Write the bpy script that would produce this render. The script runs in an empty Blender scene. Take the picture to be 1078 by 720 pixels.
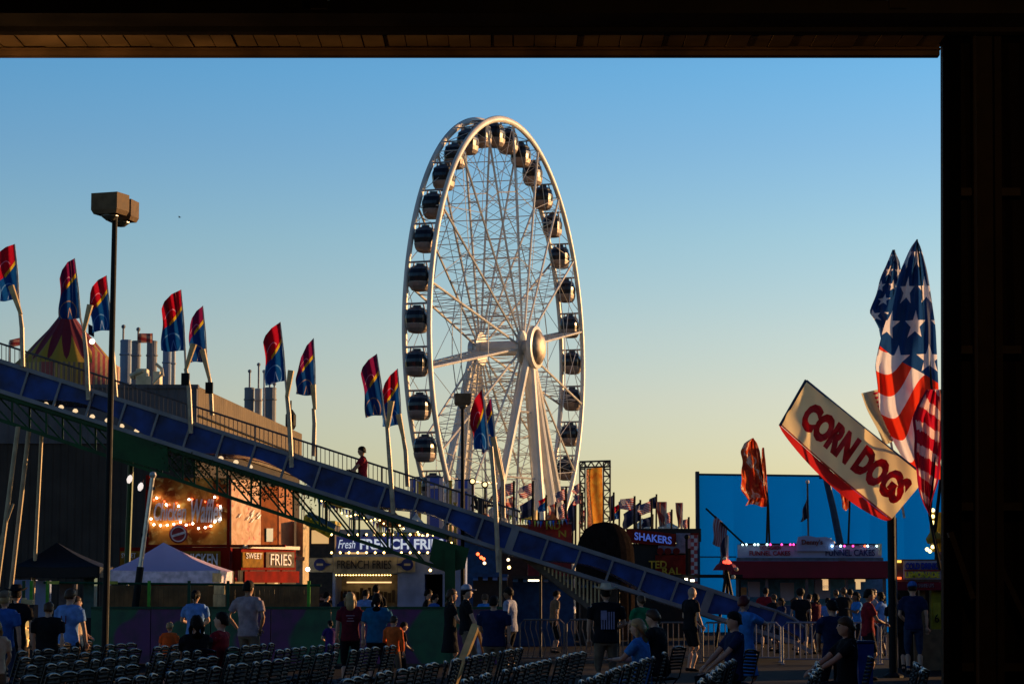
import bpy, math, random
from mathutils import Vector, Matrix, noise as mnoise
R = math.radians
rnd = random.Random(7)
scene = bpy.context.scene
COL = scene.collection

# ------------------------------------------------------------------ camera
FPX = 2500.0
PITCH = math.atan(262/FPX)
CAMZ = 1.7
cam_d = bpy.data.cameras.new('camera'); cam = bpy.data.objects.new('camera', cam_d); COL.objects.link(cam)
cam.location = (0, 0, CAMZ); cam.rotation_euler = (R(90)+PITCH, 0, 0)
cam_d.sensor_width = 36; cam_d.lens = FPX/1078*36; cam_d.clip_start = .1; cam_d.clip_end = 8000
scene.camera = cam
CP, SP = math.cos(PITCH), math.sin(PITCH)
def P(px, py, d):
    "point of the place seen at photo pixel px,py and standing d metres in front of the camera"
    x = (px-539)/FPX; y = (360-py)/FPX
    dy = CP - y*SP; dz = SP + y*CP
    s = d/dy
    return Vector((x*s, d, CAMZ + dz*s))
def GX(px, d, py=622): return P(px, py, d).x

# ------------------------------------------------------------------ node helpers
class V:
    def __init__(s, nt, sock): s.nt = nt; s.k = sock
    def _m(s, op, *a, clamp=False):
        n = s.nt.nodes.new('ShaderNodeMath'); n.operation = op; n.use_clamp = clamp
        for i, v in enumerate((s,)+a):
            if isinstance(v, V): s.nt.links.new(v.k, n.inputs[i])
            else: n.inputs[i].default_value = v
        return V(s.nt, n.outputs[0])
    def __add__(s, o): return s._m('ADD', o)
    def __radd__(s, o): return s._m('ADD', o)
    def __sub__(s, o): return s._m('SUBTRACT', o)
    def __rsub__(s, o): return (s*-1)+o
    def __mul__(s, o): return s._m('MULTIPLY', o)
    def __rmul__(s, o): return s._m('MULTIPLY', o)
    def __truediv__(s, o): return s._m('DIVIDE', o)
    def lt(s, o): return s._m('LESS_THAN', o)
    def gt(s, o): return s._m('GREATER_THAN', o)
    def fr(s): return s._m('FRACT')
    def fl(s): return s._m('FLOOR')
    def ab(s): return s._m('ABSOLUTE')
    def sq(s): return s._m('SQRT')
    def sin(s): return s._m('SINE')
    def cos(s): return s._m('COSINE')
    def mn(s, o): return s._m('MINIMUM', o)
    def mx(s, o): return s._m('MAXIMUM', o)
    def mod(s, o): return s._m('FLOORED_MODULO', o)
    def cl(s): return s._m('ADD', 0.0, clamp=True)
    def at2(s, o): return s._m('ARCTAN2', o)

def newmat(name):
    m = bpy.data.materials.new(name); m.use_nodes = True
    nt = m.node_tree; b = nt.nodes['Principled BSDF']
    return m, nt, b
def uvs(nt):
    t = nt.nodes.new('ShaderNodeTexCoord'); s = nt.nodes.new('ShaderNodeSeparateXYZ')
    nt.links.new(t.outputs['UV'], s.inputs[0]); return V(nt, s.outputs[0]), V(nt, s.outputs[1])
def objc(nt, which='Object'):
    t = nt.nodes.new('ShaderNodeTexCoord'); return t.outputs[which]
def mixc(nt, fac, a, b):
    n = nt.nodes.new('ShaderNodeMix'); n.data_type = 'RGBA'
    if isinstance(fac, V): nt.links.new(fac.k, n.inputs[0])
    else: n.inputs[0].default_value = fac
    for v, i in ((a, 6), (b, 7)):
        if isinstance(v, tuple): n.inputs[i].default_value = (*v[:3], 1)
        else: nt.links.new(v, n.inputs[i])
    return n.outputs[2]
def noisef(nt, scale, detail=4, coord=None, dist=0.0):
    n = nt.nodes.new('ShaderNodeTexNoise'); n.inputs['Scale'].default_value = scale; n.inputs['Detail'].default_value = detail
    n.inputs['Distortion'].default_value = dist
    nt.links.new(coord if coord is not None else objc(nt), n.inputs['Vector']); return V(nt, n.outputs[0])
def bump(nt, b, h, strength=.3, dist=.02):
    n = nt.nodes.new('ShaderNodeBump'); n.inputs['Strength'].default_value = strength; n.inputs['Distance'].default_value = dist
    nt.links.new(h.k, n.inputs['Height']); nt.links.new(n.outputs[0], b.inputs['Normal'])
MATS = {}
def mat(name, col, rough=.6, metal=0.0, var=.25, scale=6, bmp=0.0, bscale=40, spec=.22, alpha=None):
    "plain painted / cloth / metal surface with grime variation"
    if name in MATS: return MATS[name]
    m, nt, b = newmat(name)
    f = noisef(nt, scale, 5)
    d = tuple(c*(1-var) for c in col); l = tuple(min(1, c*(1+var)) for c in col)
    f2 = ((f-.35)*3.3).cl()
    nt.links.new(mixc(nt, f2, d, l), b.inputs['Base Color'])
    b.inputs['Roughness'].default_value = rough; b.inputs['Metallic'].default_value = metal
    b.inputs['Specular IOR Level'].default_value = spec
    if var > 0:
        rr = f*.3 + (rough-.15); nt.links.new(rr.cl().k, b.inputs['Roughness'])
    if bmp: bump(nt, b, noisef(nt, bscale, 3), bmp)
    MATS[name] = m; return m
def emit(name, col, strength, base=None):
    if name in MATS: return MATS[name]
    m, nt, b = newmat(name)
    b.inputs['Base Color'].default_value = (*(base or col), 1)
    b.inputs['Emission Color'].default_value = (*col, 1); b.inputs['Emission Strength'].default_value = strength
    MATS[name] = m; return m
def corrug(name, col, period=.25, rough=.55, axis=0, col2=None):
    if name in MATS: return MATS[name]
    m, nt, b = newmat(name)
    s = nt.nodes.new('ShaderNodeSeparateXYZ'); nt.links.new(objc(nt), s.inputs[0])
    x = V(nt, s.outputs[axis]); f = (x/period).fr()
    ridge = ((f-.5).ab()*4-1).cl()
    g = noisef(nt, .8, 5)
    c = mixc(nt, ((g-.3)*2).cl(), tuple(v*.75 for v in col), tuple(v*1.2 for v in col))
    nt.links.new(c, b.inputs['Base Color']); b.inputs['Roughness'].default_value = rough; b.inputs['Specular IOR Level'].default_value = .04
    bump(nt, b, ridge, 1.0, .05)
    MATS[name] = m; return m

# ------------------------------------------------------------------ mesh builder
ORG = {}
def unit(v): return v.normalized() if v.length > 1e-9 else Vector((0, 0, 1))
def frame(d, up=Vector((0, 0, 1))):
    d = unit(Vector(d)); up = Vector(up)
    if abs(d.dot(up)) > .99: up = Vector((1, 0, 0))
    s = unit(d.cross(up)); u = unit(s.cross(d)); return s, u
class MB:
    def __init__(s): s.v = []; s.f = []; s.mi = []; s.uv = {}
    def face(s, idx, m=0, uv=None):
        if uv: s.uv[len(s.f)] = uv
        s.f.append(tuple(idx)); s.mi.append(m)
    def pt(s, p): s.v.append(Vector(p)); return len(s.v)-1
    def quadbox(s, c8, m=0):
        b = len(s.v); s.v += [Vector(p) for p in c8]
        for q in ((0, 3, 2, 1), (4, 5, 6, 7), (0, 1, 5, 4), (1, 2, 6, 5), (2, 3, 7, 6), (3, 0, 4, 7)):
            s.face([b+i for i in q], m)
        return s
    def box(s, lo, hi, m=0):
        x0, y0, z0 = lo; x1, y1, z1 = hi
        if x0 > x1: x0, x1 = x1, x0
        if y0 > y1: y0, y1 = y1, y0
        if z0 > z1: z0, z1 = z1, z0
        s.quadbox([(x0, y0, z0), (x1, y0, z0), (x1, y1, z0), (x0, y1, z0), (x0, y0, z1), (x1, y0, z1), (x1, y1, z1), (x0, y1, z1)], m); return s
    def cham(s, lo, hi, c, m=0):
        "box with its upright and top edges bevelled"
        x0, y0, z0 = lo; x1, y1, z1 = hi
        o = [(x0+c, y0), (x1-c, y0), (x1, y0+c), (x1, y1-c), (x1-c, y1), (x0+c, y1), (x0, y1-c), (x0, y0+c)]
        cx, cy = (x0+x1)/2, (y0+y1)/2
        def ring(z, k): return [s.pt((cx+(x-cx)*k[0], cy+(y-cy)*k[1], z)) for x, y in o]
        kk = ((x1-x0-2*c)/(x1-x0), (y1-y0-2*c)/(y1-y0))
        rs = [ring(z0, kk), ring(z0+c, (1, 1)), ring(z1-c, (1, 1)), ring(z1, kk)]
        s._rings(rs, m, True); return s
    def _rings(s, rs, m=0, caps=True):
        n = len(rs[0])
        for a, b in zip(rs, rs[1:]):
            for i in range(n): s.face((a[i], a[(i+1) % n], b[(i+1) % n], b[i]), m)
        if caps: s.face(list(reversed(rs[0])), m); s.face(rs[-1], m)
    def bar(s, p, q, w, h=None, m=0, up=(0, 0, 1)):
        h = h or w; p = Vector(p); q = Vector(q); a, u = frame(q-p, up)
        a = a*w/2; u = u*h/2
        s.quadbox([p-a-u, p+a-u, p+a+u, p-a+u, q-a-u, q+a-u, q+a+u, q-a+u], m); return s
    def path(s, pts, r, n=8, m=0, caps=True, ell=1.0):
        pts = [Vector(p) for p in pts]; rr = r if isinstance(r, (list, tuple)) else [r]*len(pts)
        rs = []; up = Vector((0, 0, 1))
        for i, p in enumerate(pts):
            d = (pts[min(i+1, len(pts)-1)]-pts[max(i-1, 0)])
            a, u = frame(d, up)
            rs.append([s.pt(p + a*math.cos(2*math.pi*k/n)*rr[i] + u*math.sin(2*math.pi*k/n)*rr[i]*ell) for k in range(n)])
        s._rings(rs, m, caps); return s
    def tube(s, p, q, r, n=8, m=0, r2=None): return s.path([p, q], [r, r2 if r2 is not None else r], n, m)
    def lathe(s, c, prof, n=16, m=0, axis=(0, 0, 1), mi=None):
        c = Vector(c); ax = unit(Vector(axis)); a, u = frame(ax, (0, 0, 1) if abs(ax.z) < .9 else (1, 0, 0))
        rs = [[s.pt(c + ax*h + (a*math.cos(2*math.pi*k/n) + u*math.sin(2*math.pi*k/n))*max(r, 1e-4)) for k in range(n)] for r, h in prof]
        for j, (A, B) in enumerate(zip(rs, rs[1:])):
            for i in range(n): s.face((A[i], A[(i+1) % n], B[(i+1) % n], B[i]), mi[j] if mi else m)
        s.face(list(reversed(rs[0])), mi[0] if mi else m); s.face(rs[-1], mi[-1] if mi else m); return s
    def ball(s, c, r, n=10, m=0, sc=(1, 1, 1), jit=0):
        c = Vector(c); k = max(4, n//2); rs = []
        for j in range(1, k):
            t = math.pi*j/k
            rs.append([s.pt(c + Vector((math.sin(t)*math.cos(2*math.pi*i/n)*sc[0], math.sin(t)*math.sin(2*math.pi*i/n)*sc[1], -math.cos(t)*sc[2]))*r*(1+rnd.uniform(-jit, jit))) for i in range(n)])
        b = s.pt(c-Vector((0, 0, r*sc[2]))); t_ = s.pt(c+Vector((0, 0, r*sc[2])))
        for A, B in zip(rs, rs[1:]):
            for i in range(n): s.face((A[i], A[(i+1) % n], B[(i+1) % n], B[i]), m)
        for i in range(n):
            s.face((b, rs[0][(i+1) % n], rs[0][i]), m); s.face((t_, rs[-1][i], rs[-1][(i+1) % n]), m)
        return s
    def slab(s, pts, thick, m=0):
        "polygon (any plane) given thickness along its normal"
        pts = [Vector(p) for p in pts]; n = len(pts)
        nr = Vector((0, 0, 0))
        for i in range(n):
            a, b = pts[i], pts[(i+1) % n]
            nr += Vector(((a.y-b.y)*(a.z+b.z), (a.z-b.z)*(a.x+b.x), (a.x-b.x)*(a.y+b.y)))
        nr = unit(nr)*thick
        if nr.dot(pts[0]-Vector((0, 0, CAMZ))) < 0: nr = -nr
        A = [s.pt(p) for p in pts]; B = [s.pt(p+nr) for p in pts]
        s.face(A, m); s.face(list(reversed(B)), m)
        for i in range(n): s.face((A[i], B[i], B[(i+1) % n], A[(i+1) % n]), m)
        return s
    def grid(s, fn, nu, nv, m=0, closed=False):
        "sheet fn(u,v), u,v in 0..1, with UVs"
        I = [[s.pt(fn(i/nu, j/nv)) for j in range(nv+1)] for i in range(nu+1)]
        for i in range(nu):
            for j in range(nv):
                s.face((I[i][j], I[i+1][j], I[i+1][j+1], I[i][j+1]), m,
                       uv=[(i/nu, j/nv), ((i+1)/nu, j/nv), ((i+1)/nu, (j+1)/nv), (i/nu, (j+1)/nv)])
        return s
    def build(s, name, mats, parent=None, smooth=False, loc=None, thick=0):
        org = Vector((0, 0, 0))
        if parent is not None: org = ORG.get(parent.name, org)
        elif loc is not None: org = Vector(loc)
        me = bpy.data.meshes.new(name)
        me.from_pydata([v-org for v in s.v], [], s.f); me.update()
        if not isinstance(mats, (list, tuple)): mats = [mats]
        for m in mats: me.materials.append(m)
        if len(mats) > 1: me.polygons.foreach_set('material_index', s.mi)
        if s.uv:
            ul = me.uv_layers.new(name='UVMap')
            for fi, uv in s.uv.items():
                p = me.polygons[fi]
                for li, t in zip(p.loop_indices, uv): ul.data[li].uv = t
        if smooth: me.polygons.foreach_set('use_smooth', [True]*len(me.polygons))
        o = bpy.data.objects.new(name, me); COL.objects.link(o)
        if parent is not None: o.parent = parent; ORG[o.name] = org
        else: o.location = org; ORG[o.name] = org
        if thick:
            md = o.modifiers.new('thickness', 'SOLIDIFY'); md.thickness = thick; md.offset = 0
        return o
def tag(o, label=None, cat=None, group=None, kind=None):
    if label: o['label'] = label
    if cat: o['category'] = cat
    if group: o['group'] = group
    if kind: o['kind'] = kind
    return o
def thing(name, label, cat, loc=(0, 0, 0), group=None):
    o = bpy.data.objects.new(name, None); COL.objects.link(o); o.location = loc; o.empty_display_size = .3
    ORG[o.name] = Vector(loc); return tag(o, label, cat, group)
def kids(o): return [c for c in o.children]
def copy_tree(o, parent=None):
    c = o.copy(); COL.objects.link(c); c.parent = parent
    for ch in kids(o): copy_tree(ch, c)
    return c
def text_mb(s, pos, size, right=(1, 0, 0), up=(0, 0, 1), depth=.02, bold=0.0, shear=0.0, width=None, height=None, align='CENTER'):
    "lettering as solid geometry: letters centred on pos, facing -Y by default"
    cu = bpy.data.curves.new('t', 'FONT'); cu.body = s; cu.size = 1; cu.extrude = .5*depth/size if size else .01
    cu.offset = bold; cu.shear = shear; cu.align_x = align; cu.resolution_u = 3; cu.space_character = 1.0
    o = bpy.data.objects.new('t', cu); COL.objects.link(o)
    dg = bpy.context.evaluated_depsgraph_get(); dg.update()
    me = bpy.data.meshes.new_from_object(o.evaluated_get(dg))
    xs = [v.co.x for v in me.vertices]; ys = [v.co.y for v in me.vertices]
    cx, cy = (min(xs)+max(xs))/2, (min(ys)+max(ys))/2
    sx = width/(max(xs)-min(xs)) if width else size
    sy = height/(max(ys)-min(ys)) if height else size
    r = unit(Vector(right)); u = unit(Vector(up)); n = r.cross(u)
    mb = MB(); pos = Vector(pos)
    for v in me.vertices: mb.pt(pos + r*(v.co.x-cx)*sx + u*(v.co.y-cy)*sy + n*v.co.z*size)
    for p in me.polygons: mb.face(list(p.vertices))
    bpy.data.objects.remove(o); bpy.data.curves.remove(cu); bpy.data.meshes.remove(me)
    return mb
def lettering(s, pos, size, material, parent, **k):
    return text_mb(s, pos, size, **k).build('lettering', material, parent)

# ------------------------------------------------------------------ world, sun
w = bpy.data.worlds.new('World'); scene.world = w; w.use_nodes = True
nt = w.node_tree; bg = nt.nodes['Background']
SUN_EL, SUN_AZ = 7.0, 32.0      # elevation; degrees beyond +X towards +Y
sky = nt.nodes.new('ShaderNodeTexSky'); sky.sky_type = 'NISHITA'; sky.sun_disc = False
sky.sun_elevation = R(SUN_EL); sky.sun_rotation = R(90-SUN_AZ)
sky.air_density = 1.0; sky.dust_density = 1.0; sky.ozone_density = 1.5; sky.altitude = 0
# the evening air: the Nishita sky is graded by height above the horizon (deeper blue overhead, pale gold low down)
tc = nt.nodes.new('ShaderNodeTexCoord'); sx = nt.nodes.new('ShaderNodeSeparateXYZ'); nt.links.new(tc.outputs['Generated'], sx.inputs[0])
rp = nt.nodes.new('ShaderNodeValToRGB'); mr = nt.nodes.new('ShaderNodeMapRange')
mr.inputs['From Min'].default_value = 0; mr.inputs['From Max'].default_value = 1.0
sq_ = nt.nodes.new('ShaderNodeMath'); sq_.operation = 'SQRT'; nt.links.new(sx.outputs[2], mr.inputs['Value']); nt.links.new(mr.outputs[0], sq_.inputs[0])
nt.links.new(sq_.outputs[0], rp.inputs[0])
GR = [(.0, 2.3, 2.5, 3.3)] + [(0.017, 1.986, 2.221, 2.827), (0.049, 1.73, 1.739, 1.994), (0.0805, 1.752, 1.712, 2.003), (0.108, 1.609, 1.706, 2.031), (0.147, 1.303, 1.682, 2.096), (0.1855, 0.993, 1.561, 2.216), (0.2175, 0.768, 1.548, 2.329)] + [(.30, .48, 1.0, 1.75), (.5, .24, .58, 1.15), (1, .13, .30, .62)]
els = rp.color_ramp.elements
els[0].position = 0; els[1].position = 1
for z, *c in GR[1:-1]: els.new(math.sqrt(z))
for e, (z, *c) in zip(els, GR): e.color = (c[0]/5, c[1]/5, c[2]/5, 1)
mx_ = nt.nodes.new('ShaderNodeVectorMath'); mx_.operation = 'MULTIPLY'
sc_ = nt.nodes.new('ShaderNodeVectorMath'); sc_.operation = 'SCALE'; sc_.inputs['Scale'].default_value = 5/1.5
nt.links.new(sky.outputs[0], mx_.inputs[0]); nt.links.new(rp.outputs[0], mx_.inputs[1]); nt.links.new(mx_.outputs[0], sc_.inputs[0])
nt.links.new(sc_.outputs[0], bg.inputs[0]); bg.inputs[1].default_value = .1177
sd = bpy.data.lights.new('sun', 'SUN'); sd.energy = 5.0; sd.angle = R(.5); sd.color = (1, .56, .23)
so = bpy.data.objects.new('sun', sd); COL.objects.link(so)
sdir = Vector((math.cos(R(SUN_AZ))*math.cos(R(SUN_EL)), math.sin(R(SUN_AZ))*math.cos(R(SUN_EL)), math.sin(R(SUN_EL))))
so.rotation_euler = sdir.to_track_quat('Z', 'Y').to_euler()
scene.view_settings.view_transform = 'Standard'; scene.view_settings.look = 'None'
scene.view_settings.exposure = .35; scene.view_settings.gamma = 1
scene.render.engine = 'CYCLES'; scene.render.resolution_x = 1024; scene.render.resolution_y = 683
# ------------------------------------------------------------------ ground
m, nt2, b = newmat('asphalt')
g1 = noisef(nt2, .12, 6); g2 = noisef(nt2, 14, 4)
cc = mixc(nt2, ((g1-.35)*3).cl(), (.003, .003, .004), (.009, .008, .009))
nt2.links.new(cc, b.inputs['Base Color']); b.inputs['Roughness'].default_value = .85; b.inputs['Specular IOR Level'].default_value = .08; bump(nt2, b, g2, .5, .01)
gm = MB(); N = 24
gm.grid(lambda u, v: Vector(((u-.5)*6000, -400+v*6400, 0)), N, N)
tag(gm.build('ground', m), 'dark worn asphalt fairground under the seats and stalls', 'ground', kind='structure')

# ------------------------------------------------------------------ barn we look out of
barn = thing('barn', 'dark steel barn framing the view with header beam and right wall of bare studs', 'building', (3.3, 18, 0))
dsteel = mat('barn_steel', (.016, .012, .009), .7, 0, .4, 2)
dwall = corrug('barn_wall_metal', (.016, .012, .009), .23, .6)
tanp = mat('soffit_tin', (.34, .22, .11), .5, 0, .35, 1.5, bmp=.3, bscale=6)
rim_m = mat('door_rail', (.14, .08, .035), .6, 0, .3, 3)
D0 = 18.0
ztop = lambda py, d: P(539, py, d).z
X0, X1 = -16.0, 26.0
xj = P(990, 300, D0).x
mb = MB(); mb.box((X0, D0-.05, ztop(60, D0)-.0), (xj+.02, D0+.05, ztop(48, D0)))
mb.box((X0, D0-.09, ztop(55.2, D0)), (xj+.02, D0-.051, ztop(53.4, D0)))
mb.build('door_rail', rim_m, barn)
# sloping soffit sheets with lapped seams, worn lower edge
mb = MB(); n = 118; wS = (xj-X0)/n
zl, zh = ztop(53, D0), ztop(53, D0)+.004
for i in range(n):
    x0 = X0+i*wS; dz = rnd.uniform(-.004, .006); dn = rnd.uniform(-.02, .0)
    mb.box((x0+.004, D0-.505, zl+.01+dz), (x0+wS-.004, D0-.03, zl+.022+dz))
    
mb.build('soffit', tanp, barn)
mb = MB()
mb.box((X0, D0-.62, ztop(37, D0-.52)), (X1, D0-.51, ztop(25, D0-.6)))
mb.box((X0, D0-.5, zl+.035), (X1, D0+.05, zl+.2))
mb.box((X0, D0-1.2, ztop(14.9, D0)+.1), (X1, D0-.3, ztop(14.9, D0)+.2))
mb.box((X0, D0-1.1, ztop(28, D0-.7)), (X1, D0-.7, ztop(8, D0-.9)))
mb.box((X0, D0-.3, ztop(15, D0)), (X1, D0-.2, ztop(-60, D0)))
for i in range(7):
    x = X0+2+i*4.2; mb.box((x-.06, D0-1.15, ztop(14, D0-1)), (x+.06, D0-.9, ztop(-70, D0)))
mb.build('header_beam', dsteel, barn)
# right wall: siding, jamb, studs, girts, braces
mb = MB(); jb = [P(991.5, 30, D0), P(989, 722, D0)]
x_t, x_b = P(991.5, 0, D0).x, P(989, 722, D0).x
zt = ztop(-60, D0)
mb.quadbox([(x_b, D0-.08, 0), (X1, D0-.08, 0), (X1, D0+.02, 0), (x_b, D0+.02, 0), (x_t, D0-.08, zt), (X1, D0-.08, zt), (X1, D0+.02, zt), (x_t, D0+.02, zt)])
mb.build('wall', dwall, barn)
mb = MB()
mb.bar((x_b+.055, D0-.18, 0), (x_t+.055, D0-.18, zt), .09, .2, up=(0, 1, 0)); mb.build('jamb', mat('jamb_black', (.003, .0025, .002), .9, spec=0), barn); mb = MB()
for px in (1026, 1040, 1072): mb.bar((P(px, 700, D0).x, D0-.3, 0), (P(px, 0, D0).x, D0-.3, zt), .05 if px > 1030 else .12, .2, up=(0, 1, 0))
for x in (4.6, 5.6, 7, 8.5, 10): mb.bar((x, D0-.3, 0), (x, D0-.3, zt), .12, .2, up=(0, 1, 0))
mb.build('stud', mat('stud_wood', (.022, .016, .011), .8), barn)
mb = MB()
for py in (202, 368, 533, 702):
    z = ztop(py, D0-.2); mb.box((x_b+.1, D0-.2, z-.03), (X1, D0-.1, z+.03))
mb.build('girt', mat('girt_steel', (.035, .026, .018), .6), barn)
mb = MB()
for a, b_ in (((1000, 560), (1024, 630)), ((1036, 560), (1078, 650))):
    p = P(a[0], a[1], D0-.25); q = P(b_[0], b_[1], D0-.25); mb.bar(p, q, .07, .04)
mb.build('brace', mat('girt_steel', (.035, .026, .018)), barn)
mb = MB()      # roof, side and back walls, so the inside is truly dark
zr = zt
mb.box((X0-.1, -14, zr), (X1, D0, zr+.1)); mb.box((X0-.2, -14, 0), (X0, D0, zr)); mb.box((X1, -14, 0), (X1+.1, D0, zr)); mb.box((X0, -14.2, 0), (X1, -14, zr))
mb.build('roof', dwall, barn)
mb = MB()      # unseen wing added out of view on the right to keep the seats in shade
mb.box((14, D0+.1, 0), (20, 50, 5.0)); mb.build('wing', corrug('shade_wing_metal', (.10, .08, .06), .3), barn)

for k, (x, y, z, e) in enumerate(((-5.3, 16.9, 5.0, 190), (3.0, 13.4, 5.2, 38))):
    lt = thing('work_lamp', ['bare warm work lamp hung under the barn header beyond the left edge', 'bare warm work lamp hung inside above the right wall'][k], 'lamp', (x, y, z))
    q = MB(); q.lathe((x, y, z+.05), [(.03, .25), (.05, .2), (.14, .02), (.16, 0), (.15, .0), (.04, .18)], 16); q.tube((x, y, z+.28), (x, y, z+1.2), .01, 5); q.build('shade', dsteel, lt)
    q = MB(); q.ball((x, y, z+.08), .04, 8); q.build('bulb', emit('work_bulb', (1, .6, .25), 8), lt)
    ld = bpy.data.lights.new('work_light', 'POINT'); ld.energy = e; ld.color = (1, .55, .2); ld.shadow_soft_size = .06
    lo = bpy.data.objects.new('work_light', ld); COL.objects.link(lo); lo.location = (x, y, z-.02)
# ------------------------------------------------------------------ Ferris wheel
WC = Vector((0, 187, 0)); WC.x = P(528, 367, 187).x; WC.z = P(526, 367, 187).z
NA = Vector((math.sin(R(70.5)), -math.cos(R(70.5)), 0)); HA = Vector((math.cos(R(70.5)), math.sin(R(70.5)), 0)); UZ = Vector((0, 0, 1))
WR = 18.05
def WP(ang, r, a): return WC + NA*a + (HA*math.sin(ang) + UZ*math.cos(ang))*r
wheel = thing('ferris_wheel', 'tall white observation wheel with dark glazed gondolas standing beyond the slide', 'ferris wheel', (WC.x, WC.y, 0))
wpaint = mat('wheel_white_paint', (.66, .62, .55), .35, 0, .12, .6)
wsteel = mat('wheel_galvanised', (.60, .56, .50), .4, .3, .15, 1)
GA = .96
for sgn in (1, -1):
    mb = MB(); n = 144
    rs = []
    for i in range(n):
        t = 2*math.pi*i/n
        rs.append([mb.pt(WP(t, WR+.27*math.cos(q*math.pi/5), sgn*GA+.19*math.sin(q*math.pi/5))) for q in range(10)])
    for i in range(n):
        A, B = rs[i], rs[(i+1) % n]
        for k in range(10): mb.face((A[k], A[(k+1) % 10], B[(k+1) % 10], B[k]))
    mb.build('rim', wpaint, wheel, smooth=True)
mb = MB(); NG = 36
for i in range(NG):                     # cross ties between the rims, halfway between gondolas
    t = 2*math.pi*(i+.5)/NG
    mb.tube(WP(t, WR, -GA), WP(t, WR, GA), .05, 5); mb.tube(WP(t, WR-.1, -GA), WP(t+.17, WR-.1, GA), .03, 4)
mb.build('cross_tie', wsteel, wheel)
NS = 18
for k in range(NS):
    t = 2*math.pi*(k+.0)/NS; mb = MB()
    r0 = 1.1; steps = 11
    for sgn in (1, -1):
        mb.tube(WP(t, r0, sgn*1.75), WP(t, WR, sgn*GA), .095, 6)
    prev = None
    for j in range(1, steps+1):
        f = j/steps; r = r0+(WR-r0)*f; a = 1.75+(GA-1.75)*f
        p, q = WP(t, r, a), WP(t, r, -a)
        mb.tube(p, q, .035, 4)
        if prev: mb.tube(prev[0], q, .022, 4); mb.tube(prev[1], p, .022, 4)
        prev = (p, q)
    mb.build('spoke', wpaint, wheel)
mb = MB()                                # bracing rings and stay cables between spokes
for rr in (7.2, 12.5):
    f = (rr-1.1)/(WR-1.1); a = 1.75+(GA-1.75)*f
    for k in range(NS):
        t, t2 = 2*math.pi*(k+.0)/NS, 2*math.pi*(k+1.0)/NS
        for s_ in (1, -1): mb.tube(WP(t, rr, s_*a), WP(t2, rr, s_*a), .04, 4)
for k in range(NS):
    t, t2 = 2*math.pi*(k+.0)/NS, 2*math.pi*(k+1.0)/NS
    for s_ in (1, -1):
        mb.tube(WP(t, 12.5, s_*1.3), WP(t2, WR, s_*GA), .028, 4); mb.tube(WP(t2, 12.5, s_*1.3), WP(t, WR, s_*GA), .028, 4)
mb.build('bracing', wsteel, wheel)
mb = MB(); mb.lathe(WC, [(.55, -2.3), (.6, -2.2), (.6, 2.9), (.5, 3.0)], 20, axis=NA)
for a in (-1.75, 1.75): mb.lathe(WC, [(1.2, a-.12), (1.35, a-.1), (1.35, a+.1), (1.2, a+.12)], 28, axis=NA)
hub = mb.build('hub', wpaint, wheel)
mb = MB(); mb.lathe(WC, [(.9, 2.5), (1.6, 2.6), (1.68, 2.8), (1.68, 3.0), (1.42, 3.06), (1.38, 3.0)], 40, axis=NA)
mb.build('hub_ring', wpaint, hub)
mb = MB(); mb.lathe(WC, [(1.4, 3.0), (1.28, 3.2), (1.0, 3.38), (.6, 3.5), (.2, 3.55)], 40, axis=NA)
mb.build('hub_dome', mat('hub_steel', (.32, .25, .19), .5, .25, .5, 1.6), hub, smooth=True)
mb = MB(); mb.lathe(WC, [(.3, -2.7), (.75, -2.6), (.75, -2.2), (.5, -2.1)], 20, axis=NA); mb.build('hub_bearing', wsteel, hub)
for sgn in (1, -1):
    top = WC + NA*(2.35*sgn) - UZ*.3
    for (h, a, r_) in ((-12, 2.2, .38), (12, 2.6, .38), (-1.2, 4.2, .48), (2.6, 4.6, .40)):
        foot = WC + NA*(a*sgn*1.0) + HA*h; foot.z = 0
        mb = MB(); mb.tube(top+HA*h*.02, foot, r_*.8, 10, r2=r_*.95); mb.lathe(foot, [(.9, 0), (.9, .3), (.5, .5)], 10)
        mb.build('support_leg', wpaint, wheel)
mb = MB()
for s_ in (-1, 1):
    for hh in (-12, 12):
        for zf in (.25, .5, .75):
            a = WC + NA*(2.35*s_); f = WC + NA*(2.3*s_) + HA*hh; f.z = 0
            p = a.lerp(f, zf); c = WC + NA*(4.2*s_) + HA*.5; c.z = 0; q = a.lerp(c, zf)
            mb = MB(); mb.tube(p, q, .08, 5); mb.build('leg_brace', wsteel, wheel)
# gondolas: one built, the rest copied
gl, gnt, gb = newmat('gondola_glass')
gb.inputs['Base Color'].default_value = (.012, .013, .018, 1); gb.inputs['Roughness'].default_value = .22
gb.inputs['Specular IOR Level'].default_value = .35
gsil = mat('gondola_silver', (.26, .20, .17), .45, .3, .2, 2)
gdark = mat('gondola_dark_roof', (.07, .075, .09), .35, .2, .3, 3)
def ring8(mb, z, rx, ry, n=20, p=3.0):
    out = []
    for i in range(n):
        t = 2*math.pi*i/n; c, s_ = math.cos(t), math.sin(t)
        k = (abs(c)**p + abs(s_)**p)**(-1/p)
        v = HA*(c*k*rx) + NA*(s_*k*ry); out.append(mb.pt(v + UZ*z))
    return out
g = bpy.data.objects.new('gondola', None); COL.objects.link(g); g.parent = wheel; ORG[g.name] = Vector((0, 0, 0))
mb = MB(); mb._rings([ring8(mb, z, a, b_) for z, a, b_ in ((-2.28, .45, .4), (-2.22, .72, .6), (-1.95, .92, .74), (-1.62, 1.02, .8), (-1.58, 1.02, .8))]); mb.build('lower_shell', gsil, g, smooth=False)
mb = MB(); mb._rings([ring8(mb, z, a, b_) for z, a, b_ in ((-1.579, .99, .78), (-1.2, 1.05, .82), (-.95, 1.03, .81), (-.62, .9, .7))]); mb.build('glass', gl, g)
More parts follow.
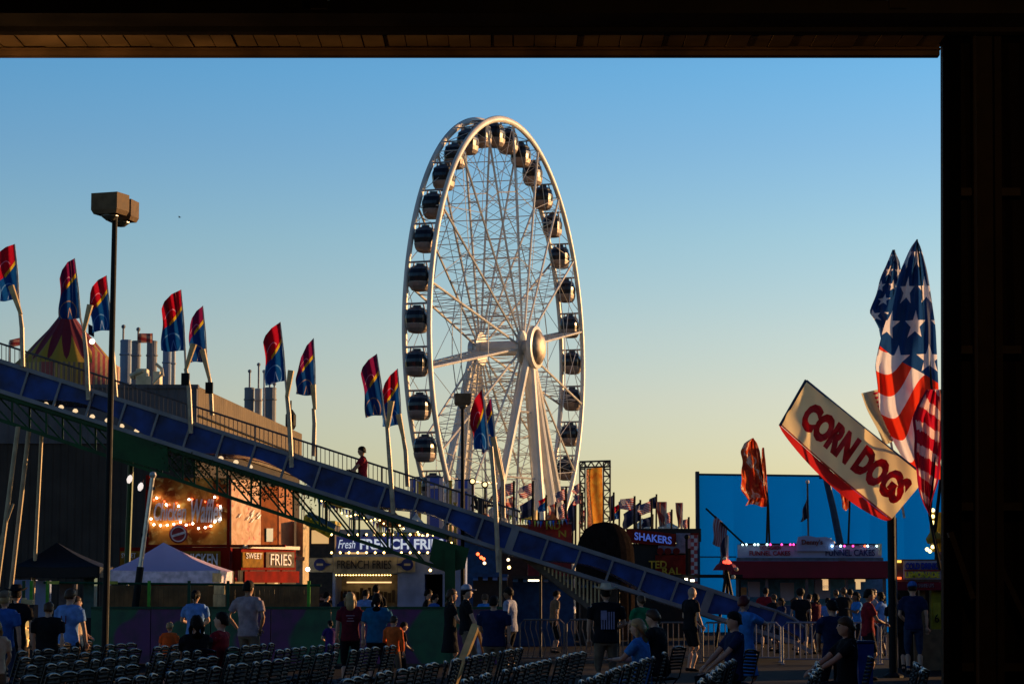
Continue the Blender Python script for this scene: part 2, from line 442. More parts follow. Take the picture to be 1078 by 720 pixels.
mb = MB(); mb._rings([ring8(mb, z, a, b_) for z, a, b_ in ((-.619, .92, .72), (-.5, .9, .7), (-.33, .62, .5), (-.27, .4, .3))])
mb.cham((-.3, -.3, -.28), (.3, .3, -.12), .04); mb.build('roof', gdark, g)
mb = MB(); mb.tube(-NA*GA, NA*GA, .055, 6)
for s_ in (1, -1): mb.bar(NA*(.5*s_), NA*(.62*s_)-UZ*.5, .07, .1); mb.bar(NA*(.62*s_)-UZ*.5, NA*(.83*s_)-UZ*1.2, .05, .08); mb.bar(NA*(.83*s_)-UZ*1.2, NA*(.8*s_)-UZ*1.6, .05, .08)
mb.build('hanger', gsil, g)
mb = MB()
for t in range(8):
    an = math.pi*2*(t+.5)/8; mb.bar(HA*(math.cos(an)*.98)+NA*(math.sin(an)*.76)-UZ*1.58, HA*(math.cos(an)*.86)+NA*(math.sin(an)*.66)-UZ*.62, .045)
n8 = [HA*(math.cos(k*math.pi/8)*.99)+NA*(math.sin(k*math.pi/8)*.77)-UZ*1.575 for k in range(17)]
for p_, q_ in zip(n8, n8[1:]): mb.bar(p_, q_, .05)
mb.build('window_post', gdark, g)
for i in range(NG):
    o = g if i == 0 else copy_tree(g, wheel)
    o.scale = (.93, .93, .93)
    o.location = WP(2*math.pi*(i+.0)/NG + .084, WR, 0) - ORG[wheel.name]
# ------------------------------------------------------------------ giant slide
DS = 60.0; SW = 2.4                      # front face distance, width of the lanes
TL = lambda px: 380+.322*px              # photo lines of the top and bottom rail
BLn = lambda px: 411.5+.316*px
def PS(px, py, dy=0): return P(px, py, DS) + Vector((0, dy, 0))
slide = thing('giant_slide', 'long blue carnival slide running down from the left on a dark green lattice', 'slide', (PS(844, 660).x, DS, 0))
rail_m = mat('slide_rail_grey', (.17, .17, .19), .45, .3, .2, 2)
blue_m = mat('slide_blue', (.008, .035, .17), .42, 0, .55, 1.7, bmp=.25, bscale=3)
dk_m = mat('slide_underside', (.02, .02, .03), .6)
grn_m = mat('slide_green_steel', (.008, .05, .014), .5, .1, .35, 1.5)
xa, xb = -300, 846
mb = MB(); mb.bar(PS(xa, TL(xa)), PS(800, TL(800)), .085, .1); mb.path([PS(800, TL(800)), PS(818, 643), PS(836, 651), PS(846, 660)], .045, 6); mb.build('top_rail', rail_m, slide)
mb = MB(); mb.bar(PS(xa, BLn(xa)), PS(836, BLn(836)), .12, .1, up=(0, 0, 1)); mb.bar(PS(836, BLn(836)), PS(854, 686), .12, .1); mb.build('lower_rail', rail_m, slide)
mb = MB(); mb.bar(PS(xa, TL(xa), SW), PS(800, TL(800), SW), .08, .08); mb.bar(PS(xa, BLn(xa), SW), PS(842, BLn(842), SW), .1, .1); mb.build('rear_rail', rail_m, slide)
k = 0; px = -38.0-34.2*7
while px < 825:
    t, b_ = PS(px, TL(px)), PS(px-9, BLn(px-9))
    wide = any(abs(px-q) < 17 for q in (541, 754))
    mb = MB(); mb.bar(t, b_, .2 if wide else .055, .09, up=(0, 1, 0))
    mb.build('slide_post', rail_m, slide)
    px += 34.2
# side panel with the wave of the humps along its lower edge
def wave(px): return .80+.27*math.cos((px-5)/178*2*math.pi) - (.0 if px < 560 else 0)
def panel(dy, name):
    mb = MB(); n = 230
    for i in range(n):
        a, b_ = xa+(xb-xa)*i/n, xa+(xb-xa)*(i+1)/n
        def lo(p): return TL(p)+(BLn(p)-TL(p))*min(.97, wave(p))
        q = [PS(a, TL(a)+1.5, dy), PS(b_, TL(b_)+1.5, dy), PS(b_, lo(b_), dy), PS(a, lo(a), dy)]
        o = Vector((0, .03, 0)); mb.quadbox([q[3], q[2], q[2]+o, q[3]+o, q[0], q[1], q[1]+o, q[0]+o])
    return mb.build(name, blue_m, slide)
panel(.05, 'side_panel'); panel(SW-.05, 'side_panel')
mb = MB()
def lane(u, v):
    px = xa+(xb-xa)*u; y = TL(px)+(BLn(px)-TL(px))*min(.95, wave(px)-.05); return PS(px, y, .1+(SW-.2)*v)
mb.grid(lane, 120, 8); mb.build('slide_bed', mat('lane_blue', (.03, .07, .25), .25), slide, smooth=True, thick=.04)
mb = MB()
for j in (1, 2):
    for i in range(60):
        a, b_ = i/60, (i+1)/60; mb.bar(lane(a, j/3)+Vector((0, 0, .06)), lane(b_, j/3)+Vector((0, 0, .06)), .06, .12)
mb.build('lane_divider', rail_m, slide)
# lattice underneath
def BC(px): return 442+.336*px
xs = list(range(-276, 470, 36))
for dy in (.1, SW-.1):
    mb = MB()
    mb.bar(PS(xs[0], BLn(xs[0])+4, dy), PS(470, BLn(470)+4, dy), .12)
    mb.bar(PS(xs[0], BC(xs[0]), dy), PS(470, BC(470), dy), .09)
    for i, px in enumerate(xs[:-1]):
        mb.bar(PS(px, BLn(px)+4, dy), PS(px, BC(px), dy), .05); mb.bar(PS(px, BLn(px)+4, dy), PS(px+36, BC(px+36), dy), .045)
    for px in xs: 
        if dy < 1: mb.bar(PS(px, BC(px), .1), PS(px, BC(px), SW-.1), .06); mb.bar(PS(px, BLn(px)+4, .1), PS(px, BLn(px)+4, SW-.1), .06)
    mb.build('truss', grn_m, slide)
mb = MB(); mb.slab([PS(112, 446, -.03), PS(176, 470, -.03), PS(178, 497, -.03), PS(114, 480, -.03)], .06); mb.build('green_panel', grn_m, slide)
mb = MB(); mb.slab([PS(456, 566, -.03), PS(494, 577, -.03), PS(489, 598, -.03), PS(470, 603, -.03), PS(452, 590, -.03)], .1); mb.build('green_panel', grn_m, slide)
tanpole = mat('tan_pole', (.33, .25, .15), .5, .1, .25, 3)
for (a, b_, dy, r_) in (((-150, 392), (-150, 640), .2, .09), ((-150, 392), (-150, 640), SW-.1, .09), ((-260, 356), (-260, 640), SW/2, .12), ((19, 449), (-4, 625), 0, .06), ((25.5, 451), (4, 640), .6, .06), ((24, 452), (14, 640), SW, .05), ((122, 480), (116, 640), SW, .08)):
    p = PS(*a, dy); q = PS(*b_, dy); s_ = (p.z)/(p.z-q.z); q = p+(q-p)*s_; q.z = 0
    mb = MB(); mb.tube(p, q, r_, 8); mb.lathe(q, [(.18, 0), (.18, .03), (r_, .05)], 10); mb.build('support_leg', tanpole if r_ < .07 else grn_m, slide)
mb = MB(); mb.bar(PS(14, 530), PS(-1, 572), .05); mb.build('leg_brace', tanpole, slide)
for px, r_, top in ((474, .13, 578),):
    p = PS(px, top, -.1); mb = MB(); mb.bar(p, (p.x, p.y, 0), r_*2); mb.box((p.x-.3, p.y-.3, 0), (p.x+.3, p.y+.3, .04)); mb.build('green_post', grn_m, slide)
for px, dy in ((570, SW-.3), (655, SW-.3), (527, -.15)):
    p = PS(px, BLn(px), dy); mb = MB(); mb.tube(p, (p.x, p.y, 0), .035, 8); mb.build('support_leg', tanpole if px == 527 else dk_m, slide)
# lamps along the underside
lampm = emit('slide_lamp_glass', (1, .70, .38), .75, (.8, .7, .5))
for i, (px, py) in enumerate(((23, 422), (46, 424), (62, 427), (77, 431), (95, 437), (111, 441), (126, 447), (142, 452), (124, 455), (158, 457), (176, 464), (330, 506), (345, 512), (231, 481), (247, 485), (262, 490), (420, 545), (438, 549))):
    p = PS(px, py, .3); mb = MB(); mb.lathe(p-Vector((0, 0, .06)), [(.03, 0), (.065, .02), (.07, .05), (.05, .08), (.03, .10)], 10, axis=(0, 0, 1)); mb.build('lamp', lampm, slide)
# artificial greenery and cloth scraps hung in the lattice
leafm = mat('plastic_leaf', (.02, .045, .015), .6, 0, .5, 5)
mb = MB()
for i in range(1500):
    px = rnd.choice((rnd.gauss(200, 14), rnd.gauss(262, 16), rnd.uniform(170, 330)))
    py = BLn(px)+rnd.uniform(2, 26); p = PS(px, py, rnd.uniform(-.1, .5))
    a = Vector((rnd.gauss(0, 1), rnd.gauss(0, 1), rnd.gauss(0, 1))).normalized(); b_ = a.cross(Vector((rnd.random(), rnd.random(), rnd.random()))).normalized()
    L = rnd.uniform(.05, .11); i0 = [mb.pt(p), mb.pt(p+a*L*.5+b_*L*.25), mb.pt(p+a*L), mb.pt(p+a*L*.5-b_*L*.25)]; mb.face(i0)
tag(mb.build('leaf_garland', leafm, slide), kind='stuff')
# stairway with railings beside the lanes, on the far side
iron = mat('railing_iron', (.10, .095, .09), .5, .3, .2, 3)
D1 = SW+.35; ST = 1.5
RT = lambda px: 361.5+.323*px
def PR(px, py, dy): return P(px, py, DS+dy)
for dy in (D1, D1+ST):
    n_b = 0
    mb = MB(); mb.tube(PR(-290, RT(-290), dy), PR(548, RT(548), dy), .03, 6); mb.tube(PR(-290, RT(-290)+17, dy), PR(548, RT(548)+17, dy), .025, 6); mb.build('handrail', iron, slide)
    if dy == D1:
        px = -288
        while px < 548:
            big = int((px+288)/4.6) % 15 == 0
            mb = MB() if n_b == 0 else mb
            mb.tube(PR(px, RT(px), dy), PR(px, RT(px)+18, dy), .028 if big else .011, 5); px += 4.6; n_b += 1
        mb.build('balusters', iron, slide)
mb = MB(); px = -290
while px < 560:
    p = PR(px, TL(px)+4, D1); mb.box((p.x, p.y, p.z-.04), (p.x+.3, p.y+ST, p.z)); px += 10
mb.bar(PR(-40, TL(-40)+10, D1), PR(560, TL(560)+10, D1), .06, .3); mb.bar(PR(-40, TL(-40)+10, D1+ST), PR(560, TL(560)+10, D1+ST), .06, .3)
mb.build('stair_treads', dk_m, slide)
# lower flight seen beneath the lanes: stringer, treads and pale balusters
strm = mat('stringer_brown', (.11, .085, .065), .6); balm = mat('pale_baluster', (.50, .38, .20), .45)
mb = MB(); mb.bar(PS(530, 566, .5), PS(628, 642, .5), .06, .22); mb.bar(PS(530, 566, 1.9), PS(628, 642, 1.9), .06, .22)
for i in range(14):
    p = PS(534+i*7, 566+i*5.4, .5); mb.box((p.x-.12, p.y, p.z-.03), (p.x+.14, p.y+1.4, p.z))
mb.build('lower_stairs', strm, slide)
mb = MB(); px = 537
while px < 634:
    yb = 570+(px-536)*.775; yt = BLn(px)+3
    if yb-yt > 3: mb.tube(PS(px, yt, .42), PS(px, yb, .42), .024, 5)
    px += 4.1
mb.build('lower_balusters', balm, slide)
mb = MB(); mb.tube(PS(627, 640, .42), PS(640, 652, .42), .03, 6); mb.lathe(PS(640, 645, .42), [(.02, 0), (.03, .02), (.01, .3)], 6); mb.build('newel', rail_m, slide)

# ------------------------------------------------------------------ flags
def flagmat(name, kind):
    if name in MATS: return MATS[name]
    m, nt, b = newmat(name); u, v = uvs(nt); b.inputs['Roughness'].default_value = .7
    if kind in ('carn', 'carn2', 'red', 'blue'):
        oi = nt.nodes.new('ShaderNodeObjectInfo'); rv = V(nt, oi.outputs['Random'])
        bound = .43+.20*u*u+.05*u+rv*.14
        tt = v-bound
        redc, bluc, yel = (.36, .006, .02), (.004, .055, .24), (.55, .36, .02)
        if kind == 'carn2': redc = (.17, .008, .06); bluc = (.005, .045, .2); bound = .42+.22*u+rv*.18; tt = v-bound
        if kind == 'red': tt = v+2.0
        if kind == 'blue': tt = v-3.0
        c = mixc(nt, tt.gt(0), bluc, redc)
        band = (tt.ab()).lt(.035*1.0)*(u.gt(.35)); c = mixc(nt, band, c, yel)
        r1 = ((u-.45)*(u-.45)+(v-.13)*(v-.13)*5.0).sq()
        ring = ((r1-.42).ab()).lt(.025)*(tt.lt(-.03)); c = mixc(nt, ring*.55, c, (.5, .3, .12) if kind == 'carn2' else (.15, .35, .7))
        lam = (((u-.55).ab()*1.6+(v-.20)).ab()).lt(.03)*(v.gt(.02))*(v.lt(.2)); c = mixc(nt, lam*.6, c, (.6, .35, .15) if kind == 'carn2' else (.3, .45, .8))
        r2 = ((u-.4)*(u-.4)+(v-.62)*(v-.62)*6.0).sq(); a2 = ((r2-.3).ab()).lt(.02)*(v.gt(.66)); c = mixc(nt, a2*.7, c, (.7, .3, .45))
    elif kind == 'usa':
        st = (v*13).mod(2.0).lt(1.0); c = mixc(nt, st, (.62, .60, .58), (.45, .015, .02))
        cant = u.lt(.42)*v.gt(.46); c = mixc(nt, cant, c, (.015, .03, .12))
        dx = ((u*22).fr()-.5); dy = ((v*16).fr()-.5); dot = (dx*dx+dy*dy).lt(.07)*cant; c = mixc(nt, dot, c, (.6, .6, .6))
    elif kind == 'orange':
        s = ((u*6+noisef(nt, 2.2, 3, dist=1.5)*11+v*9).sin()); c = mixc(nt, (s*.5+.5).cl(), (.42, .03, .015), (.72, .14, .03)); c = mixc(nt, s.gt(.86), c, (.75, .55, .42))
    elif kind == 'tiger':
        s = ((u*5+v*34+noisef(nt, 3, 2, dist=1)*3).sin()); c = mixc(nt, s.gt(.25), (.50, .012, .035), (.80, .55, .52))
        e = (u-.5).ab().gt(.40); c = mixc(nt, e, c, (.30, .008, .04))
    elif kind in ('starstripe', 'stars'):
        # stars on blue above a slanting edge, broad waving stripes below
        edge = (.56-.16*u) if kind == 'starstripe' else (u*0-1)
        s = ((v*5.5-.8*u+ .25*(u*6).sin()).fr()).lt(.5); c = mixc(nt, s, (.80, .74, .78), (.70, .04, .015))
        starf = v.gt(edge)
        fx = u*1.9+.35; row = (v*7.0).fl(); cx = ((fx+row*.5).fr()-.5); cy = ((v*7.0).fr()-.5)*.95
        an = cx.at2(cy); per = 2*math.pi/5
        fa = ((an+per/2).mod(per)-per/2).ab(); rr = (cx*cx+cy*cy).sq()
        X = rr*fa.cos(); Y = rr*fa.sin(); R0, ri = .42, .17
        ax, ay, bx_, by = R0, 0, ri*math.cos(per/2), ri*math.sin(per/2)
        ins = ((X-ax)*(by-ay)-(Y-ay)*(bx_-ax)).lt(0)
        sc = mixc(nt, ins, (.012, .055, .20), (.80, .74, .78)); c = mixc(nt, starf, c, sc)
    elif kind == 'cream':
        c = mixc(nt, v.lt(.03), (.90, .72, .40), (.3, .05, .03))
    elif kind == 'creamstripe':
        st = (v*12).fr().lt(.5)*u.gt(.55); c = mixc(nt, st, (.55, .47, .30), (.40, .01, .04))
    elif kind == 'pinkfeather':
        s = ((v*9+u*3).sin()).gt(0); c = mixc(nt, s, (.42, .12, .10), (.55, .38, .30))
    elif kind == 'towerb':
        n_ = noisef(nt, 3, 4, dist=1.2); c = mixc(nt, ((n_-.3)*2.5).cl(), (.62, .16, .015), (.75, .42, .06)); c = mixc(nt, (u-.6+.2*v).lt(-.25), c, (.55, .22, .10))
    elif kind == 'dark':
        c = mixc(nt, v.gt(.5), (.012, .02, .05), (.02, .03, .08))
    elif kind == 'solidred':
        c = mixc(nt, v.gt(2), (.5, .02, .02), (.5, .02, .02))
    nt.links.new(c, b.inputs['Base Color'])
    tr = nt.nodes.new('ShaderNodeBsdfTranslucent'); nt.links.new(c, tr.inputs[0])
    ms = nt.nodes.new('ShaderNodeMixShader'); ms.inputs[0].default_value = .62 if kind == 'cream' else .5; b.inputs['Specular IOR Level'].default_value = .1; wr_ = noisef(nt, 5, 3, dist=.6); bump(nt, b, wr_, .35, .06)
    nt.links.new(b.outputs[0], ms.inputs[1]); nt.links.new(tr.outputs[0], ms.inputs[2]); nt.links.new(ms.outputs[0], nt.nodes['Material Output'].inputs[0])
    MATS[name] = m; return m
mast_m = mat('mast_white', (.55, .5, .42), .4); sleeve_m = mat('sleeve_tan', (.52, .36, .17), .5, 0, .2, 5)
black_m = mat('matt_black', (.006, .006, .006), .65, spec=.15)

def cloth(corners, d, nu=14, nv=22, amp=.10, waves=2.5, ph=0.0, top=None, sag=0):
    """flag cloth: corners = photo points TL, TR, BR, BL; top = optional list of (u, drop fraction) outline of the upper edge.
    Cloth hangs in folds with real depth amp."""
    TLc, TRc, BRc, BLc = corners
    def fn(u, v):
        # v: 0 bottom, 1 top
        vt = 1.0
        if top:
            for (u0, h0), (u1, h1) in zip(top, top[1:]):
                if u0 <= u <= u1: vt = h0+(h1-h0)*(u-u0)/(u1-u0)
        vv = v*vt
        x = (BLc[0]*(1-u)+BRc[0]*u)*(1-vv)+(TLc[0]*(1-u)+TRc[0]*u)*vv
        y = (BLc[1]*(1-u)+BRc[1]*u)*(1-vv)+(TLc[1]*(1-u)+TRc[1]*u)*vv
        far = abs(u-fn.pin)
        dd = amp*(math.sin(waves*2*math.pi*u+ph+2.2*v+.8*math.sin(3*v+ph))*min(1, far*3) + .35*math.sin(waves*4.3*u+5*v+ph*2)*far)
        x += sag*math.sin(5*v+ph)*far + .9*math.sin(7*v+ph*1.9)*far*(1 if amp > .065 else .3)
        y += 1.3*math.sin(5*u+ph*2.3)*(1-v)*far*(1 if amp > .065 else .3)
        return P(x, y, d+dd)
    fn.pin = 1.0
    return fn
def cloth_build(name, fn, m, parent, nu=14, nv=22, useuv=None):
    mb = MB(); mb.grid(fn, nu, nv); return mb.build(name, m, parent, smooth=True)

FGROUP = 'feather flags along the slide'
def feather(i, tl, tr, br, bl, post, sleeve, kind, front, label, d=None, drop=.2):
    """post: photo points from the foot of the pole up; mast joins the flag's right edge"""
    d = d or (DS-.12 if front else DS+SW+2.05)
    foot = P(*post[0], d)
    t = thing('feather_flag', label, 'flag', foot, FGROUP)
    mb = MB(); mb.path([P(*p, d) for p in post], [.06]*(len(post)-1)+[.05], 8); mb.build('pole', mat('flag_pole', (.36, .29, .20), .45, .1, .3, 4), t)
    mb = MB(); mb.path([P(*post[-1], d+.02), P(br[0]+.6, br[1], d), P((br[0]+tr[0])/2+1.0, (br[1]+tr[1])/2, d), P(tr[0], tr[1], d)], [.03, .03, .022, .014], 6); mb.build('mast', mast_m, t)
    if sleeve:
        mb = MB(); a, b_ = P(*sleeve[0], d-.08), P(*sleeve[1], d-.08); mb.tube(a, b_, .085, 8, r2=.05)
        mb.build('sleeve', sleeve_m, t)
        if i in (4, 3): mb = MB(); c = P(*post[-1], d-.02); mb.box((c.x-.1, c.y-.09, c.z-.42), (c.x+.1, c.y+.05, c.z-.12)); mb.build('clamp', black_m, t)
    fn = cloth((tl, tr, br, bl), d, amp=(.07, .13, .10, .16)[i % 4], waves=(1.3, 1.9, 1.6, 2.2, 1.1)[i % 5], ph=i*1.7, top=[(0, 1-drop), (.12, 1-drop*.62), (.5, 1-drop*.22), (1, 1)])
    cloth_build('banner', fn, flagmat('flag_'+kind, kind), t)
feather(0, (-4, 258), (15.5, 257), (19, 315), (0, 317), [(24, 386), (23, 345), (21, 328)], ((11.5, 301), (22, 331)), 'carn', True, 'red over blue feather flag cut by the left edge of the view')
feather(1, (64, 270), (78.5, 272), (84, 335), (62, 337), [(93, 421), (91, 375), (88.5, 350)], ((95, 321), (88, 349)), 'carn2', True, 'maroon and blue feather flag rising in front of the striped circus top', drop=.35)
feather(2, (93, 292), (112, 290), (116, 348), (97, 349), [(122, 418), (119, 375), (117, 352)], None, 'carn', False, 'red and blue feather flag half behind the tall black light pole', drop=.3)
feather(3, (171, 306), (190.5, 305), (194, 369), (170, 370), [(201, 456), (199, 410), (195.5, 388)], ((204, 362), (196, 388)), 'carn', True, 'wide red and blue feather flag left of a closer maroon one, above the building corner', drop=.3)
feather(4, (199, 325), (213.5, 322), (217, 381), (200, 382), [(223, 437), (222, 415), (220.5, 398)], ((213, 368), (220.5, 399)), 'carn2', False, 'purple and blue feather flag with a black clamp on its tan sleeve', drop=.3)
feather(5, (277, 345), (295, 339), (300, 401), (280, 405), [(307, 492), (304, 435), (302, 416)], ((306.5, 390), (302, 418)), 'carn', True, 'red and blue feather flag standing alone right of the tan parapet', drop=.25)
feather(6, (315, 357), (330, 356), (331, 416), (311, 416), [(330, 480), (331, 446), (330, 430)], ((329.5, 405), (331.5, 431)), 'carn2', False, 'narrow dark blue and maroon feather flag in front of clear sky left of the rider', drop=.55)
feather(7, (379, 378), (396.5, 372.5), (404, 437), (385.5, 439), [(414, 541), (410, 482), (407.5, 449)], ((412, 422), (408, 450)), 'carn2', True, 'maroon and blue feather flag leaning left above the rider in red', drop=.25)
feather(8, (402, 394), (418.5, 388), (421.5, 447), (402, 449), [(429, 512), (427, 475), (424, 458)], ((419.5, 436), (425, 462)), 'carn', False, 'bright red and blue feather flag tucked behind another next to the big wheel', drop=.3)
feather(9, (491, 418), (507.5, 409), (514, 472), (500, 474), [(525, 602), (521, 520), (517, 470)], None, 'carn', True, 'red and blue feather flag hanging before the wheel legs', drop=.5)
feather(10, (508, 425), (517, 418), (521, 470), (506, 478), [(530, 545), (529, 500), (524, 472)], ((519, 460), (529, 505)), 'carn2', False, 'dark feather flag mostly hidden behind a brighter one at the wheel legs', drop=.4)

# ------------------------------------------------------------------ tall lamp posts
def lamp_post(px, py_top, d, r, label, heads, hw, hh):
    x = P(px, 640, d).x
    zt_ = P(px, py_top, d).z
    t = thing('lamp_post', label, 'lamp post', (x, d, 0))
    top = P(px+ (px-539)*-.02, py_top, d); top.x = P(heads[0], py_top, d).x
    mb = MB(); mb.path([(x, d, 0), (x, d, .5), (top.x, d, top.z)], [r*1.0, r, r*.8], 12); mb.box((x-.2, d-.2, 0), (x+.2, d+.2, .04)); mb.build('pole', black_m, t)
    for i, (dx, dy, ang) in enumerate(heads[1:]):
        c = Vector((top.x+dx, d+dy, top.z+hh*.35)); ca, sa = math.cos(R(ang)), math.sin(R(ang))
        mb = MB(); w2, d2 = hw/2, hw*.42
        def rr(x_, y_, z_): return c+Vector((x_*ca-y_*sa, x_*sa+y_*ca, z_))
        mb.quadbox([rr(-w2*.86, -d2*.86, -hh/2), rr(w2*.86, -d2*.86, -hh/2), rr(w2*.86, d2*.86, -hh/2), rr(-w2*.86, d2*.86, -hh/2),
                    rr(-w2, -d2, -hh*.3), rr(w2, -d2, -hh*.3), rr(w2, d2, -hh*.3), rr(-w2, d2, -hh*.3)])
        mb.quadbox([rr(-w2, -d2, -hh*.299), rr(w2, -d2, -hh*.299), rr(w2, d2, -hh*.299), rr(-w2, d2, -hh*.299),
                    rr(-w2, -d2, hh*.5), rr(w2, -d2, hh*.5), rr(w2, d2, hh*.5), rr(-w2, d2, hh*.5)])
        h = mb.build('lamp_head', mat('lamp_box_brown', (.14, .09, .05), .6, 0, .2, spec=.03), t)
        mb = MB(); mb.lathe(c-Vector((0, 0, hh*.5)), [(hw*.3, 0), (hw*.3, -.03), (hw*.14, -.10), (.02, -.11)][::-1], 14); mb.build('lens', mat('lamp_lens', (.10, .09, .07), .2), h)
        mb = MB(); mb.tube(c-Vector((dx*.5, dy*.5, hh*.3)), (top.x, d, top.z-.05), .05, 6); mb.build('bracket', black_m, t)
lamp_post(111, 225, 45, .066, 'tall black light pole with two box heads rising from the seating on the left', [121, (-.06, -.2, -20), (.02, .60, -10)], .56, .40)
lamp_post(487, 425, 62, .055, 'black pole with a single box lamp head in front of the wheel', [487, (0, -.1, 8)], .40, .30)
# ------------------------------------------------------------------ helpers for stalls seen from the front
def fbox(mb, x0, y0, x1, y1, d, dep, m=0):
    "box whose front face at distance d covers the photo rectangle; dep metres deep (away from the camera)"
    a = P((x0), (y0+y1)/2, d); b = P(x1, (y0+y1)/2, d); zt_ = P(x0, y0, d).z; zb = P(x0, y1, d).z
    mb.box((a.x, d, zb), (b.x, d+dep, zt_), m); return mb
def fb(name, x0, y0, x1, y1, d, dep, m, parent): return fbox(MB(), x0, y0, x1, y1, d, dep).build(name, m, parent)
def gbox(name, x0, y0, x1, d, dep, m, parent, z0=0.0):
    a = P(x0, 620, d); b = P(x1, 620, d); return MB().box((a.x, d, z0), (b.x, d+dep, P(x0, y0, d).z)).build(name, m, parent)
def sign(parent, s, x0, y0, x1, y1, d, m, **k):
    c = P((x0+x1)/2, (y0+y1)/2, d-.03); w_ = P(x1, y0, d).x-P(x0, y0, d).x; h_ = P(x0, y0, d).z-P(x0, y1, d).z
    return lettering(s, c, h_*1.3, m, parent, width=w_, height=h_, depth=.03, **k)
def bulbs(parent, pts, d, m, r=.035, name='bulb_string'):
    mb = MB()
    for p in pts: mb.ball(P(p[0], p[1], d), r, 6)
    return mb.build(name, m, parent)
bulb_y = emit('bulb_warm', (1, .62, .18), 7); bulb_w = emit('bulb_white', (1, .86, .66), 9); bulb_r = emit('bulb_red', (1, .10, .03), 4)
bulb_b = emit('bulb_blue', (.35, .7, 1), 8); bulb_p = emit('bulb_pink', (.9, .05, .3), 3)

# ------------------------------------------------------------------ big exhibition shed on the left
shed = thing('exhibition_shed', 'large brown metal clad shed with tan fluted parapet behind the left half of the slide', 'building', (GX(205, 100), 100, 0))
xc = P(205, 408, 100).x; xl = GX(-160, 100); zc = P(205, 406, 100).z; x2 = P(316, 455, 131).x; zp = P(316, 455, 131).z
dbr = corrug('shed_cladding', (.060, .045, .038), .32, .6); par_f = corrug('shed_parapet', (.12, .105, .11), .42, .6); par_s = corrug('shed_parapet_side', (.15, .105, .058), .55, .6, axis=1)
z46 = P(205, 467, 100).z
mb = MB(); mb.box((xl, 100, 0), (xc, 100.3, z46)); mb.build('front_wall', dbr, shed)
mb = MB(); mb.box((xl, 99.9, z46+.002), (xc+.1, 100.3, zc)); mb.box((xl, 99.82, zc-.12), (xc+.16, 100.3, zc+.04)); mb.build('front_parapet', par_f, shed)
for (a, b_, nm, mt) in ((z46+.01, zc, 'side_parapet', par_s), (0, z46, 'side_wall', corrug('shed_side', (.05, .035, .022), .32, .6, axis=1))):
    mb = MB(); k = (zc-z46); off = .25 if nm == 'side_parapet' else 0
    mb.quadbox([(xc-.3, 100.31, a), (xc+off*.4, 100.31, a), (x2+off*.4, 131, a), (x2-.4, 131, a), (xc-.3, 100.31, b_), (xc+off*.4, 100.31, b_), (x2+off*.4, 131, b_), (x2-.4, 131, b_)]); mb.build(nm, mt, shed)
mb = MB(); mb.box((xl, 130.6, 0), (x2, 131, zc)); mb.box((xl, 100.3, zc-1.0), (xc-.3, 130.6, zc-.9)); mb.build('roof', par_f, shed)
mb = MB(); mb.tube((xc+.16, 100.2, z46+1.2), (x2+.16, 131, z46+1.2), .04, 5); mb.build('cable_run', black_m, shed)
for (px0, px1, py) in ((300, 312, 420),):
    mb = MB(); p = P(306, 452, 131); mb.lathe(p, [(.2, 0), (.3, .2), (.3, .8), (.1, 1.1)], 10); mb.tube(p, p+Vector((0, 0, 1.6)), .05, 5); mb.build('roof_vent', black_m, shed)

# silos and tanks far behind
silo_b = mat('silo_blue_grey', (.16, .22, .32), .6, 0, .2, .3); silo_g = mat('silo_grey', (.15, .16, .19), .6, 0, .2, .3); silo_l = mat('silo_pale', (.42, .40, .38), .6, 0, .15, .3)
def silo(px0, px1, py, d, m, label, rods=()):
    a, b_ = GX(px0, d, 400), GX(px1, d, 400); x = (a+b_)/2; r = (b_-a)/2
    t = thing('silo', label, 'silo', (x, d, 0), None)
    z = P(px0, py, d).z
    MB().lathe((x, d, 0), [(r, 0), (r, z-.1), (r*1.04, z-.1), (r*1.04, z+.05), (r*.9, z+.12)], 12).build('tank', m, t, smooth=False)
    mb = MB()
    for i in range(9): mb.lathe((x, d, z*(i+.5)/9), [(r+.01, 0), (r+.09, .05), (r+.09, .18), (r+.01, .22)], 28)
    mb.build('hoops', m, t)
    mb = MB()
    for k, h in rods: mb.tube((x+k*r, d, z), (x+k*r, d, z+h), .12, 5); mb.ball((x+k*r, d, z+h), .25, 6)
    if rods: mb.build('vent_rods', silo_g, t)
silo(126, 138, 359, 262, silo_b, 'blue grey silo, leftmost of the tank cluster behind the circus top', ((-.5, 1.6),))
silo(138.2, 147.6, 360, 260, silo_g, 'slim grey silo touching the right side of the leftmost blue silo', ((.4, 1.4),))
silo(154, 165, 360, 264, silo_g, 'dark grey silo right of the sunlit machinery', ())
silo(171, 180, 368, 270, silo_b, 'tall blue grey silo rising below the third pair of feather flags', ())
silo(180.2, 184.5, 369, 268, silo_l, 'narrow pale pink silo on the right side of a blue one', ())
silo(257.5, 268, 409, 300, silo_g, 'dark silo with a thin rod, leftmost above the tan parapet', ((0, 2.2),))
silo(268.4, 276, 410, 302, silo_l, 'paler silo between two dark ones above the tan parapet', ((0, 3.2),))
silo(277, 291, 409, 300, silo_g, 'widest dark silo above the tan parapet, behind a thin white mast', ((0, 1.2), (.7, .6)))
t = thing('thin_mast', 'thin white mast before the dark silos above the tan parapet', 'mast', (GX(278, 160), 160, 0))
MB().path([(GX(278, 160), 160, 0), P(278, 392, 160)], [.09, .06], 6).build('mast', mast_m, t); MB().ball(P(278, 391, 160), .13, 8).build('finial', mast_m, t)
t = thing('process_machinery', 'sunlit golden ducts and pipes between the silos', 'machinery', (GX(155, 255), 255, 0))
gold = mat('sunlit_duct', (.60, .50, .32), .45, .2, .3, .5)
mb = MB(); 
